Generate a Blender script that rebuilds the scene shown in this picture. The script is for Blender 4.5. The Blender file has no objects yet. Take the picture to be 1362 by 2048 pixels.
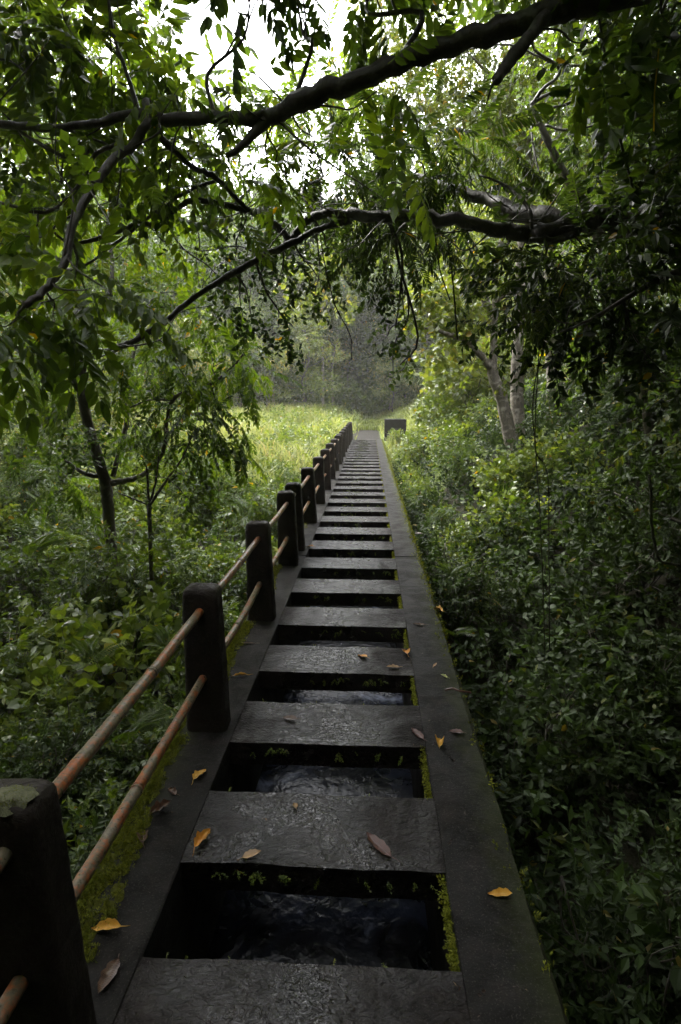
import bpy, math
import numpy as np
from mathutils import Vector

# ------------------------------------------------------------------ camera, sky, sun, exposure
scene = bpy.context.scene
col = scene.collection
F_PX, PW, PH = 1100.0, 1362.0, 2048.0
CAM_H, PITCH, YAW = 1.70, math.radians(11.46), math.radians(3.0)
cam_data = bpy.data.cameras.new("camera")
cam = bpy.data.objects.new("camera", cam_data)
col.objects.link(cam)
cam_data.sensor_fit = 'VERTICAL'
cam_data.sensor_height = 36.0
cam_data.lens = 36.0 * F_PX / PH
cam_data.clip_start, cam_data.clip_end = 0.05, 2000.0
cam.location = (0, 0, CAM_H)
cam.rotation_euler = (math.pi / 2 - PITCH, 0, YAW)
scene.camera = cam

SUN_EL, SUN_AZ = math.radians(46), math.radians(-48)     # azimuth from +Y towards +X
world = bpy.data.worlds.new("World")
scene.world = world
world.use_nodes = True
wn, wl = world.node_tree.nodes, world.node_tree.links
wn.clear()
w_out = wn.new("ShaderNodeOutputWorld")
w_bg = wn.new("ShaderNodeBackground")
w_sky = wn.new("ShaderNodeTexSky")
w_sky.sky_type = 'NISHITA'
w_sky.sun_disc = False
w_sky.sun_elevation, w_sky.sun_rotation = SUN_EL, SUN_AZ
w_sky.air_density, w_sky.dust_density, w_sky.ozone_density = 1.0, 1.5, 1.0
w_hs = wn.new("ShaderNodeHueSaturation")
w_hs.inputs["Saturation"].default_value = 0.22
w_hs.inputs["Value"].default_value = 1.0
wl.new(w_sky.outputs[0], w_hs.inputs["Color"])
w_tc = wn.new("ShaderNodeTexCoord")
w_no = wn.new("ShaderNodeTexNoise")
w_no.inputs["Scale"].default_value, w_no.inputs["Detail"].default_value = 1.6, 5
wl.new(w_tc.outputs["Generated"], w_no.inputs["Vector"])
w_cl = wn.new("ShaderNodeMapRange")                      # cloud deck, slightly uneven
for k_, v_ in (("From Min", .3), ("From Max", .7), ("To Min", 7.5), ("To Max", 12.0)): w_cl.inputs[k_].default_value = v_
wl.new(w_no.outputs["Fac"], w_cl.inputs["Value"])
w_cc = wn.new("ShaderNodeVectorMath"); w_cc.operation = 'SCALE'
w_cc.inputs[0].default_value = (.97, .98, 1.02)
wl.new(w_cl.outputs[0], w_cc.inputs["Scale"])
w_mx = wn.new("ShaderNodeMix"); w_mx.data_type = 'RGBA'
w_mx.inputs[0].default_value = .75
wl.new(w_hs.outputs[0], w_mx.inputs[6])
wl.new(w_cc.outputs[0], w_mx.inputs[7])
wl.new(w_mx.outputs[2], w_bg.inputs["Color"])
w_bg.inputs["Strength"].default_value = 0.15
wl.new(w_bg.outputs[0], w_out.inputs["Surface"])

sun_data = bpy.data.lights.new("sun", 'SUN')
sun = bpy.data.objects.new("sun", sun_data)
col.objects.link(sun)
sun_data.energy, sun_data.angle = 1.5, math.radians(18)
sun_data.color = (1.0, 0.96, 0.9)
sd = Vector((math.sin(SUN_AZ) * math.cos(SUN_EL), math.cos(SUN_AZ) * math.cos(SUN_EL), math.sin(SUN_EL)))
sun.rotation_euler = sd.to_track_quat('Z', 'Y').to_euler()
sun.location = (0, 0, 30)

vs = scene.view_settings
vs.view_transform, vs.look, vs.gamma, vs.use_curve_mapping = 'Standard', 'None', 1.0, False
vs.exposure = 2.85
scene.cycles.use_denoising = True
scene.cycles.max_bounces = 8
scene.cycles.transparent_max_bounces = 8
scene.cycles.volume_bounces = 1
scene.cycles.caustics_reflective = False
scene.cycles.caustics_refractive = False

rng = np.random.default_rng(11)
PI = math.pi
cp, sp_, cy, sy = math.cos(PITCH), math.sin(PITCH), math.cos(YAW), math.sin(YAW)
FWD = np.array([-sy * cp, cy * cp, -sp_])
RGT = np.array([cy, sy, 0.0])
UPV = np.cross(RGT, FWD)
EYE = np.array([0, 0, CAM_H])

def ray(px, py):
    return FWD + RGT * ((px - PW / 2) / F_PX) - UPV * ((py - PH / 2) / F_PX)
def at(px, py, Y):                       # the point of the place seen there, Y metres along the walkway
    r = ray(px, py)
    return EYE + r * (Y / r[1])
def on_plane(px, py, z=0.0):
    r = ray(px, py)
    return EYE + r * ((z - CAM_H) / r[2])
def sstep(a, b, x):
    t = np.clip((np.asarray(x, float) - a) / (b - a), 0, 1)
    return t * t * (3 - 2 * t)
def unit(v):
    v = np.asarray(v, float)
    return v / np.maximum(np.linalg.norm(v, axis=-1, keepdims=True), 1e-9)

# ------------------------------------------------------------------ materials
MATS = {}
def new_mat(name):
    m = bpy.data.materials.new(name)
    m.use_nodes = True
    nt = m.node_tree
    nt.nodes.clear()
    MATS[name] = m
    return m, nt
class NT:
    def __init__(s, nt): s.nt = nt
    def n(s, t, **kw):
        x = s.nt.nodes.new(t)
        for k, v in kw.items():
            if hasattr(x, k) and k not in x.inputs: setattr(x, k, v)
            else: x.inputs[k].default_value = v
        return x
    def l(s, a, b): s.nt.links.new(a, b)
    def pos(s):
        return s.n("ShaderNodeNewGeometry").outputs["Position"]
    def scale(s, v, sc):
        m = s.n("ShaderNodeMapping")
        m.inputs["Scale"].default_value = sc
        s.l(v, m.inputs["Vector"])
        return m.outputs[0]
    def noise(s, v, scale, detail=4, rough=0.55, dist=0.0):
        x = s.n("ShaderNodeTexNoise")
        x.inputs["Scale"].default_value = scale
        x.inputs["Detail"].default_value = detail
        x.inputs["Roughness"].default_value = rough
        x.inputs["Distortion"].default_value = dist
        s.l(v, x.inputs["Vector"])
        return x.outputs["Fac"]
    def ramp(s, f, stops, interp='LINEAR'):
        r = s.n("ShaderNodeValToRGB")
        cr = r.color_ramp
        cr.interpolation = interp
        while len(cr.elements) < len(stops): cr.elements.new(0.5)
        for e, (p, c) in zip(cr.elements, stops):
            e.position = p
            e.color = (*c, 1) if len(c) == 3 else c
        s.l(f, r.inputs["Fac"])
        return r.outputs["Color"]
    def rng(s, f, a, b, c, d):
        m = s.n("ShaderNodeMapRange")
        for k, v in zip(("From Min", "From Max", "To Min", "To Max"), (a, b, c, d)): m.inputs[k].default_value = v
        s.l(f, m.inputs["Value"])
        return m.outputs[0]
    def mix(s, f, a, b):
        m = s.n("ShaderNodeMix", data_type='RGBA')
        if isinstance(f, float): m.inputs[0].default_value = f
        else: s.l(f, m.inputs[0])
        for i, c in ((6, a), (7, b)):
            if isinstance(c, tuple): m.inputs[i].default_value = (*c, 1)
            else: s.l(c, m.inputs[i])
        return m.outputs[2]
    def math(s, op, a, b=None):
        m = s.n("ShaderNodeMath", operation=op)
        for i, x in enumerate((a, b)):
            if x is None: continue
            if isinstance(x, (int, float)): m.inputs[i].default_value = x
            else: s.l(x, m.inputs[i])
        return m.outputs[0]
    def bump(s, h, strength, dist, prev=None):
        b = s.n("ShaderNodeBump")
        b.inputs["Strength"].default_value = strength
        b.inputs["Distance"].default_value = dist
        s.l(h, b.inputs["Height"])
        if prev is not None: s.l(prev, b.inputs["Normal"])
        return b.outputs[0]
    def surf(s, base, rough, normal=None, spec=0.5):
        p = s.n("ShaderNodeBsdfPrincipled")
        o = s.n("ShaderNodeOutputMaterial")
        for k, v in (("Base Color", base), ("Roughness", rough), ("Normal", normal)):
            if v is None: continue
            if isinstance(v, tuple): p.inputs[k].default_value = (*v, 1)
            elif isinstance(v, float): p.inputs[k].default_value = v
            else: s.l(v, p.inputs[k])
        p.inputs["Specular IOR Level"].default_value = spec
        s.l(p.outputs[0], o.inputs[0])
        return p

def leaf_mat(name, stops, rough=0.34, trans=0.32, tboost=1.5, spec=0.5):
    """leaf colour from each leaf's own tint; light passes through the blade"""
    m, nt = new_mat(name)
    k = NT(nt)
    a = k.n("ShaderNodeAttribute", attribute_name="tint")
    c = k.ramp(a.outputs["Fac"], stops)
    p = k.n("ShaderNodeBsdfPrincipled")
    k.l(c, p.inputs["Base Color"])
    p.inputs["Roughness"].default_value = rough
    p.inputs["Specular IOR Level"].default_value = spec
    t = k.n("ShaderNodeBsdfTranslucent")
    hs = k.n("ShaderNodeHueSaturation")
    hs.inputs["Hue"].default_value = 0.492
    hs.inputs["Saturation"].default_value = 1.15
    hs.inputs["Value"].default_value = tboost
    k.l(c, hs.inputs["Color"])
    k.l(hs.outputs[0], t.inputs["Color"])
    mx = k.n("ShaderNodeMixShader")
    mx.inputs[0].default_value = trans
    k.l(p.outputs[0], mx.inputs[1])
    k.l(t.outputs[0], mx.inputs[2])
    o = k.n("ShaderNodeOutputMaterial")
    k.l(mx.outputs[0], o.inputs[0])
    return m

YEL = (0.34, 0.23, 0.025)
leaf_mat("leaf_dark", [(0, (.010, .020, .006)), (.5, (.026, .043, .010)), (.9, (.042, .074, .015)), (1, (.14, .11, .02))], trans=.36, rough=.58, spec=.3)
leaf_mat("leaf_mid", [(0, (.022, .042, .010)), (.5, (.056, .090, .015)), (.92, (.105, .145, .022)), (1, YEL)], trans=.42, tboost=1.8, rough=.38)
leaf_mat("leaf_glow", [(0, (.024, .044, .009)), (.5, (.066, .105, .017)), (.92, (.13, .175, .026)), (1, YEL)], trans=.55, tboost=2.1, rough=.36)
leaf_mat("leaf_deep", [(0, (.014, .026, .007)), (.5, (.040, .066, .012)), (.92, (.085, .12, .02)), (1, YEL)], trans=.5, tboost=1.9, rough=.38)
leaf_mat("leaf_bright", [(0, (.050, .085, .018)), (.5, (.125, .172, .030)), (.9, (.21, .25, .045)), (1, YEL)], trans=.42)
leaf_mat("leaf_olive", [(0, (.045, .065, .014)), (.5, (.105, .140, .026)), (.85, (.19, .21, .045)), (1, (.32, .22, .04))], trans=.45, tboost=1.7)
leaf_mat("leaf_far", [(0, (.020, .036, .007)), (.5, (.048, .082, .015)), (1, (.10, .14, .025))], rough=.75, trans=.35, spec=.15)
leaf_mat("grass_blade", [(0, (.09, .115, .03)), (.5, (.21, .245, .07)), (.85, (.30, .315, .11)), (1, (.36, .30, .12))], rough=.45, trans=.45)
leaf_mat("moss_leaf", [(0, (.055, .07, .010)), (.5, (.135, .15, .018)), (1, (.25, .265, .03))], rough=.8, trans=.15, spec=.15)

leaf_mat("litter_bits", [(0, (.012, .008, .005)), (.6, (.06, .035, .018)), (1, (.22, .14, .05))], rough=.5, trans=.05)
def bark(name, dark, light, lichen, amount, rough):
    m, nt = new_mat(name)
    k = NT(nt)
    P = k.pos()
    n1 = k.noise(k.scale(P, (1, 1, .45)), 22, 5, .65)
    n2 = k.noise(P, 5.5, 4, .6, .6)
    c = k.ramp(n1, [(.3, dark), (.75, light)])
    c = k.mix(k.rng(n2, .62 - amount, .74 - amount, 0, 1), c, lichen)
    b = k.bump(k.noise(k.scale(P, (1, 1, .35)), 45, 5, .7), .7, .012)
    k.surf(c, k.rng(n2, .3, .7, rough, rough + .3), b)
bark("bark_dark", (.012, .009, .007), (.055, .042, .031), (.10, .10, .075), .09, .34)
bark("bark_brown", (.022, .017, .012), (.075, .060, .043), (.10, .10, .07), .08, .35)
bark("bark_pale", (.065, .055, .042), (.21, .18, .14), (.34, .31, .26), .10, .6)
bark("bark_far", (.05, .045, .035), (.16, .145, .12), (.20, .19, .16), .08, .6)

def wet_concrete(name, dark, light, moss_amt, wrinkle, r0, r1, wsc=16):
    m, nt = new_mat(name)
    k = NT(nt)
    P = k.pos()
    big = k.noise(P, 2.6, 5, .62, .3)
    fine = k.noise(P, 60, 4, .7)
    grit = k.noise(P, 150, 3, .7)
    c = k.ramp(k.math('ADD', k.math('MULTIPLY', big, .6), k.math('MULTIPLY', fine, .4)), [(.3, dark), (.7, light)])
    stain = k.noise(P, 7, 4, .6)
    c = k.mix(k.rng(stain, .5, .75, 0, .55), c, (.030, .022, .018))
    if name == "beam_concrete":              # green film creeping in from the outer edges
        sx = k.n("ShaderNodeSeparateXYZ"); k.l(P, sx.inputs[0])
        ed = k.math('MAXIMUM', k.rng(sx.outputs[0], .36, .60, 0, 1), k.rng(sx.outputs[0], -.80, -.98, 0, 1))
        c = k.mix(k.rng(k.math('ADD', ed, k.math('MULTIPLY', k.noise(P, 9, 6, .75), 1.3)), .95, 1.45, 0, .85), c, (.020, .024, .006))
    if moss_amt > 0:
        mo = k.noise(P, 3.6, 6, .7)
        c = k.mix(k.rng(mo, .70 - moss_amt, .78 - moss_amt, 0, .8), c, (.045, .055, .012))
    c = k.mix(k.rng(k.noise(P, 11, 5, .75, .5), .60, .72, 0, .5), c, (.04, .038, .03))
    c = k.mix(k.rng(k.noise(P, 1.7, 5, .7, .8), .50, .62, 0, .6), c, (.004, .0035, .003))
    c = k.mix(k.rng(grit, .56, .70, 0, .7), c, (.065, .058, .05))
    wr = k.noise(k.scale(P, (1, 1.8, 1)), wsc, 6, .66, 1.2)
    if name == "slab_concrete":
        wr = k.math('ADD', k.math('MULTIPLY', k.noise(k.scale(P, (1, 1.7, 1)), 13, 2.2, .5, 1.3), .6), k.math('MULTIPLY', k.noise(k.scale(P, (1, 1.6, 1)), 34, 2.0, .5, 1.5), .4))
    b = k.bump(wr, .85 if name == "slab_concrete" else .5, wrinkle)
    b = k.bump(k.noise(P, 95, 3, .7), .1 if name == "slab_concrete" else .5, .0005, b)
    b = k.bump(grit, .12 if name == "slab_concrete" else .5, .0004, b)
    wet = k.noise(P, 2.3 if name == "slab_concrete" else 4.5, 6, .72, .6)
    if name == "slab_concrete":              # trodden hollow along the middle holds a film of water
        sx = k.n("ShaderNodeSeparateXYZ"); k.l(P, sx.inputs[0])
        wet = k.math('ADD', wet, k.rng(k.math('ABSOLUTE', k.math('ADD', sx.outputs[0], .26)), .10, .60, -.08, .20))
    w0, w1 = (.36, .72) if name == "slab_concrete" else (.42, .60)
    pr = k.surf(c, k.rng(wet, w0, w1, r0, r1), b)
    k.l(k.rng(wet, w0, w1, .46 if name == "slab_concrete" else .2, .14), pr.inputs["Specular IOR Level"])
wet_concrete("slab_concrete", (.003, .0022, .0019), (.014, .0098, .0084), 0, .023, .10, .75, 20)
wet_concrete("beam_concrete", (.003, .0026, .0021), (.0105, .0088, .0074), .03, .010, .66, .8)
wet_concrete("post_concrete", (.009, .0070, .0060), (.048, .038, .031), .06, .022, .45, .85)
wet_concrete("block_concrete", (.004, .004, .004), (.012, .0115, .011), .05, .01, .6, .9)
wet_concrete("channel_concrete", (.008, .008, .008), (.022, .022, .020), .10, .01, .5, .8)

def mat_pipe():
    m, nt = new_mat("rusty_pipe")
    k = NT(nt)
    P = k.pos()
    n = k.noise(P, 9, 6, .72, .3)
    n2 = k.noise(P, 70, 4, .7)
    rust = k.ramp(n2, [(.3, (.09, .030, .011)), (.65, (.36, .105, .026))])
    paint = k.ramp(n2, [(.3, (.08, .07, .045)), (.7, (.22, .185, .12))])
    c = k.mix(k.rng(k.math('ADD', k.math('MULTIPLY', n, .7), k.math('MULTIPLY', n2, .3)), .48, .57, 0, 1), paint, rust)
    k.surf(c, k.rng(n2, .3, .7, .22, .5), k.bump(n2, .5, .003))
mat_pipe()
def mat_simple(name, c1, c2, sc, rough, bd=.02, bs=.8):
    m, nt = new_mat(name)
    k = NT(nt)
    P = k.pos()
    n = k.noise(P, sc, 6, .7, .3)
    k.surf(k.ramp(n, [(.3, c1), (.7, c2)]), rough, k.bump(k.noise(P, sc * 5, 5, .7), bs, bd), .15)
mat_simple("soil", (.012, .011, .007), (.035, .034, .016), 1.4, .85, .06)
mat_simple("meadow_soil", (.05, .07, .016), (.12, .15, .034), 1.2, .9, .06)
mat_simple("gravel", (.007, .006, .005), (.026, .022, .018), 22, .75, .03)
mat_simple("hill_green", (.02, .032, .012), (.06, .08, .03), .35, .9, .5)
mat_simple("moss_cushion", (.042, .048, .007), (.13, .135, .016), 30, .9, .02)
mat_simple("lichen", (.08, .085, .05), (.22, .22, .13), 40, .85, .01)
mat_simple("vine_bark", (.012, .014, .007), (.05, .052, .026), 12, .6, .01)
mat_simple("pale_stone", (.12, .10, .07), (.30, .25, .19), 4, .8, .03)
def mat_fallen(name, a, b, edge):
    m, nt = new_mat(name)
    k = NT(nt)
    tc = k.n("ShaderNodeTexCoord").outputs["Object"]
    n = k.noise(tc, 38, 4, .65)
    c = k.ramp(n, [(.35, a), (.62, b), (.78, edge)])
    w = k.n("ShaderNodeTexWave", wave_type='BANDS', bands_direction='Y')
    w.inputs["Scale"].default_value = 55
    k.l(tc, w.inputs["Vector"])
    k.surf(c, .3, k.bump(w.outputs["Fac"], .35, .002))
mat_fallen("fallen_yellow", (.52, .27, .035), (.62, .36, .06), (.30, .12, .02))
mat_fallen("fallen_orange", (.42, .17, .02), (.52, .25, .03), (.16, .06, .015))
mat_fallen("fallen_tan", (.28, .17, .075), (.36, .22, .10), (.14, .07, .03))
mat_fallen("fallen_brown", (.045, .020, .010), (.11, .06, .034), (.022, .010, .006))
mat_fallen("fallen_red", (.055, .017, .010), (.085, .028, .016), (.03, .010, .006))
mat_fallen("fallen_green", (.22, .25, .05), (.30, .32, .08), (.14, .14, .03))
def mat_water():
    m, nt = new_mat("stream_water")
    k = NT(nt)
    P = k.pos()
    n = k.noise(P, 4.0, 5, .6, .4)
    f = k.noise(P, 14, 3, .5, .2)
    p = k.surf(k.ramp(n, [(.45, (.003, .004, .006)), (.60, (.012, .015, .026)), (.74, (.16, .18, .25))]), .18, k.bump(f, .3, .02), .14)  # pale blue-grey blotches in the base colour stand in for reflected sky
mat_water()

# ------------------------------------------------------------------ mesh building
def link(o, parent=None):
    col.objects.link(o)
    if parent is not None:
        o.parent = parent
    return o
def tag(o, label=None, cat=None, group=None, kind=None):
    for k_, v in (("label", label), ("category", cat), ("group", group), ("kind", kind)):
        if v: o[k_] = v
    return o
def empty(name, label, cat, loc=(0, 0, 0), group=None):
    o = bpy.data.objects.new(name, None)
    o.empty_display_size = .1
    o.location = [float(x) for x in loc]
    link(o)
    return tag(o, label, cat, group)

class MB:
    """collects faces and links them as ONE mesh object"""
    def __init__(s):
        s.v, s.lo, s.tot, s.ti, s.mi, s.nv = [], [], [], [], [], 0
        s.sm = []
    def add(s, v, loops, tot, tint=0.5, mi=0, smooth=False):
        v = np.asarray(v, float).reshape(-1, 3)
        loops, tot = np.asarray(loops, int), np.asarray(tot, int)
        s.v.append(v); s.lo.append(loops + s.nv); s.tot.append(tot)
        s.ti.append(np.broadcast_to(np.asarray(tint, float), tot.shape).copy())
        s.mi.append(np.full(tot.shape, mi)); s.sm.append(np.full(tot.shape, smooth))
        s.nv += len(v)
    def tube(s, pts, radii, seg=8, mi=0, wob=0.0, cap=True):
        pts = np.asarray(pts, float)
        n = len(pts)
        radii = np.broadcast_to(np.asarray(radii, float), (n,))
        tg = unit(np.gradient(pts, axis=0))
        ref = np.array([0, 0, 1.0]) if abs(tg[:, 2]).mean() < .8 else np.array([1.0, 0, 0])
        a = unit(np.cross(tg, ref)); b = np.cross(tg, a)
        th = np.linspace(0, 2 * PI, seg, endpoint=False)
        r = radii[:, None] * (1 + wob * rng.normal(size=(n, seg)))
        v = pts[:, None] + r[..., None] * (np.cos(th)[None, :, None] * a[:, None] + np.sin(th)[None, :, None] * b[:, None])
        i, j = np.meshgrid(np.arange(n - 1), np.arange(seg), indexing='ij')
        q = np.stack([i * seg + j, i * seg + (j + 1) % seg, (i + 1) * seg + (j + 1) % seg, (i + 1) * seg + j], -1).reshape(-1, 4)
        loops, tot = q.ravel(), np.full(len(q), 4)
        if cap:
            loops = np.concatenate([loops, np.arange(seg)[::-1], (n - 1) * seg + np.arange(seg)])
            tot = np.concatenate([tot, [seg, seg]])
        s.add(v, loops, tot, mi=mi, smooth=True)
    def box(s, x0, x1, y0, y1, z0, z1, mi=0):
        v = [(x, y, z) for z in (z0, z1) for y in (y0, y1) for x in (x0, x1)]
        f = [(0, 2, 3, 1), (4, 5, 7, 6), (0, 1, 5, 4), (2, 6, 7, 3), (0, 4, 6, 2), (1, 3, 7, 5)]
        s.add(v, np.array(f).ravel(), [4] * 6, mi=mi)
    def grid(s, X, Y, Z, mi=0, smooth=True):
        ny, nx = X.shape
        v = np.stack([X, Y, Z], -1).reshape(-1, 3)
        i, j = np.meshgrid(np.arange(ny - 1), np.arange(nx - 1), indexing='ij')
        q = np.stack([i * nx + j, i * nx + j + 1, (i + 1) * nx + j + 1, (i + 1) * nx + j], -1).reshape(-1, 4)
        s.add(v, q.ravel(), np.full(len(q), 4), mi=mi, smooth=smooth)
    def scatter(s, tpls, pos, dirs, ups, size, tint, mi=0, jit=.12):
        """copies of leaf sprays at pos, growing along dirs"""
        pos, dirs, ups = np.asarray(pos, float), unit(dirs), np.asarray(ups, float)
        size = np.broadcast_to(np.asarray(size, float), (len(pos),))
        tint = np.broadcast_to(np.asarray(tint, float), (len(pos),))
        x = unit(np.cross(dirs, ups)); z = np.cross(x, dirs)
        pick = rng.integers(0, len(tpls), len(pos))
        for ti, t in enumerate(tpls):
            w = np.where(pick == ti)[0]
            if not len(w): continue
            R = np.stack([x[w], dirs[w], z[w]], 1)                 # rows: axes
            v = np.einsum('vk,nkc->nvc', t.v, R) * size[w, None, None] + pos[w, None]
            nv = len(t.v)
            lo = (t.lo[None] + (np.arange(len(w)) * nv)[:, None]).ravel()
            tt = tint[w, None] + rng.normal(0, jit, (len(w), t.nl))
            tt = np.where(rng.random(tt.shape) < .005, 1.0, np.clip(tt, 0, .93))
            s.add(v.reshape(-1, 3), lo, np.tile(t.tot, len(w)), tt[:, t.lid].ravel(), mi)
    def build(s, name, mats, parent=None, origin=None):
        me = bpy.data.meshes.new(name)
        if s.v:
            v = np.concatenate(s.v); lo = np.concatenate(s.lo); tot = np.concatenate(s.tot)
            if origin is not None: v = v - np.asarray(origin, float)
            me.vertices.add(len(v)); me.vertices.foreach_set("co", v.astype(np.float32).ravel())
            me.loops.add(len(lo)); me.loops.foreach_set("vertex_index", lo.astype(np.int32))
            me.polygons.add(len(tot))
            st = np.concatenate([[0], np.cumsum(tot)[:-1]])
            me.polygons.foreach_set("loop_start", st.astype(np.int32))
            me.polygons.foreach_set("loop_total", tot.astype(np.int32))
            me.polygons.foreach_set("material_index", np.concatenate(s.mi).astype(np.int32))
            me.polygons.foreach_set("use_smooth", np.concatenate(s.sm))
            at_ = me.attributes.new("tint", 'FLOAT', 'FACE')
            at_.data.foreach_set("value", np.concatenate(s.ti).astype(np.float32))
            me.update(calc_edges=True)
        for m in mats: me.materials.append(MATS[m])
        o = bpy.data.objects.new(name, me)
        return link(o, parent)

class Tpl:
    """a spray of leaves growing along +Y from the origin, unit length"""
    def __init__(s): s.V, s.L, s.T, s.I, s.nl, s.k = [], [], [], [], 0, 0
    def leaf(s, p, d, nrm, L, W, shape=4, droop=.1):
        p, d = np.asarray(p, float), unit(d)
        x = unit(np.cross(d, nrm)); z = np.cross(x, d)
        def at_(a, b, c): return p + x * a * W + d * b * L + z * c * L
        if shape == 4:
            v = [at_(0, 0, 0), at_(.5, .45, .03), at_(0, 1, -droop), at_(-.5, .45, .03)]
            f = [(0, 1, 2), (0, 2, 3)]
        else:
            v = [at_(0, 0, 0), at_(.42, .25, .05), at_(.46, .62, .02 - droop * .4), at_(0, 1, -droop), at_(-.46, .62, .02 - droop * .4), at_(-.42, .25, .05),
                 at_(0, .28, 0), at_(0, .64, -droop * .45)]
            f = [(0, 1, 6), (1, 2, 7, 6), (2, 3, 7), (0, 6, 5), (6, 7, 4, 5), (7, 3, 4)]
        for q in f:
            s.L += [i + s.k for i in q]; s.T.append(len(q)); s.I.append(s.nl)
        s.V += v; s.k += len(v); s.nl += 1
    def stem(s, pts, w):
        pts = np.asarray(pts)
        for i in range(len(pts) - 1):
            a, b = pts[i], pts[i + 1]
            o = np.array([w, 0, 0])
            s.V += [a - o, a + o, b + o, b - o]
            s.L += [s.k, s.k + 1, s.k + 2, s.k + 3]; s.T.append(4); s.I.append(s.nl); s.k += 4
        s.nl += 1
    def done(s):
        s.v, s.lo, s.tot, s.lid = np.array(s.V, float), np.array(s.L), np.array(s.T), np.array(s.I)
        return s

def pinnate(n, ll, lw, sag, shape, ang=62, taper=.35, stem=True):
    t = Tpl()
    curve = lambda u: np.array([0, u - .06 * u * u, -sag * u * u])
    if stem: t.stem([curve(u) for u in np.linspace(0, .97, 4)], .007)
    for i in range(n):
        u = .16 + .8 * i / max(n - 1, 1)
        prof = ll * (1 - taper * abs(u - .5) * 2) * rng.uniform(.9, 1.1)
        for sgn in (-1, 1):
            a = math.radians(ang + rng.normal(0, 7) - 22 * u)
            dz = -.35 - .5 * rng.random()
            d = np.array([sgn * math.sin(a), math.cos(a), dz * .8])
            nm = np.array([sgn * .35, -.1, 1]) + rng.normal(0, .15, 3)
            t.leaf(curve(u + .02 * sgn), d, nm, prof, lw, shape, .12 + .15 * rng.random())
    t.leaf(curve(.97), [0, 1, -2 * sag], [0, 0, 1], ll, lw, shape)
    return t.done()
def spray(n, ll, lw, shape=4, spread=1.0):
    t = Tpl()
    t.stem([np.array([0, u, -.12 * u * u]) for u in (0, .5, .95)], .009)
    for i in range(n):
        u = .15 + .85 * i / n
        p = np.array([0, u, -.12 * u * u])
        d = np.array([rng.normal(0, .9) * spread + (.7 if i % 2 else -.7), .55, rng.normal(-.25, .5) * spread])
        t.leaf(p, d, np.array([0, 0, 1]) + rng.normal(0, .45, 3), ll * rng.uniform(.7, 1.15), lw * rng.uniform(.8, 1.1), shape, .15)
    return t.done()
def fern(n, ll):
    t = Tpl()
    curve = lambda u: np.array([0, u - .1 * u * u, .18 * u - .5 * u * u])
    t.stem([curve(u) for u in np.linspace(0, 1, 5)], .006)
    for i in range(n):
        u = .1 + .9 * i / n
        L = ll * math.sin(PI * min(1, .18 + .82 * (1 - u))) * (1.05 - u * .4) + .02
        for sgn in (-1, 1):
            t.leaf(curve(u), [sgn * 1.0, .35, -.25 - .2 * u], [sgn * .1, -.3, 1], L, .85 / n, 4, .1)
    return t.done()
PIN_NEAR = [pinnate(n, .34, .125, .22, 8) for n in (5, 6, 6, 7)]
PIN_MID = [pinnate(n, .30, .115, .25, 4) for n in (6, 7, 8)]
FEATHER = [pinnate(n, .24, .055, .2, 4, 68) for n in (11, 13)]
SPRAY_S = [spray(n, .26, .13) for n in (9, 11, 12)]
SPRAY_N = [spray(n, .30, .15, 8) for n in (7, 8, 9)]
SPRAY_B = [spray(n, .34, .27, 8) for n in (6, 7)]
SPRAY_F = [spray(n, .36, .22) for n in (8, 9)]
FERN = [fern(n, .22) for n in (15, 18)]

def smooth(pts, per=6):
    pts = np.asarray(pts, float)
    P = np.vstack([2 * pts[0] - pts[1], pts, 2 * pts[-1] - pts[-2]])
    out = []
    for i in range(1, len(P) - 2):
        for u in np.linspace(0, 1, per, endpoint=False):
            a, b, c, d = P[i - 1:i + 3]
            out.append(.5 * (2 * b + (c - a) * u + (2 * a - 5 * b + 4 * c - d) * u * u + (3 * b - a - 3 * c + d) * u ** 3))
    out.append(pts[-1])
    return np.array(out)
def path_px(lst):                        # [(px, py, Y, radius)] -> centre line and radii
    p = np.array([at(a, b, y) for a, b, y, r in lst]); r = np.array([q[3] for q in lst])
    return smooth(p), np.interp(np.linspace(0, len(r) - 1, (len(r) - 1) * 6 + 1), np.arange(len(r)), r)

def fill_cluster(mb, c, rad, n, tpl, size, tint, droop=.35, shell=.55, up=(0, 0, 1), mi=0, jit=.12):
    """leaf sprays through an uneven ellipsoid of air round c"""
    c, rad = np.asarray(c, float), np.asarray(rad, float)
    d = unit(rng.normal(size=(n, 3)))
    lump = 1 + .28 * np.sin(d @ np.array([3.1, 1.7, 2.3]) * 2.2 + rng.uniform(0, 6)) + .2 * np.sin(d @ np.array([-2.2, 3.7, 1.1]) * 3 + rng.uniform(0, 6))
    r = (rng.random(n) ** (1 / 3.0)) * shell + (1 - shell) * rng.random(n)
    pos = c + d * (r * lump)[:, None] * rad
    dirs = d + rng.normal(0, .55, (n, 3)); dirs[:, 2] -= droop
    ups = np.asarray(up, float) + rng.normal(0, .3, (n, 3))
    mb.scatter(tpl, pos, dirs, ups, size * rng.uniform(.7, 1.25, n), tint + .12 * rng.normal(size=n), mi, jit)

def twig(mb, a, b, r, mi=1, sag=.1, seg=5):
    a, b = np.asarray(a, float), np.asarray(b, float)
    L = np.linalg.norm(b - a)
    m1 = a + (b - a) * .35 + rng.normal(0, .08, 3) * L; m2 = a + (b - a) * .7 + rng.normal(0, .07, 3) * L - np.array([0, 0, sag * L * .3])
    p = smooth([a, m1, m2, b], 4)
    mb.tube(p, np.linspace(r, r * .35, len(p)), seg, mi)
    return p

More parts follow.
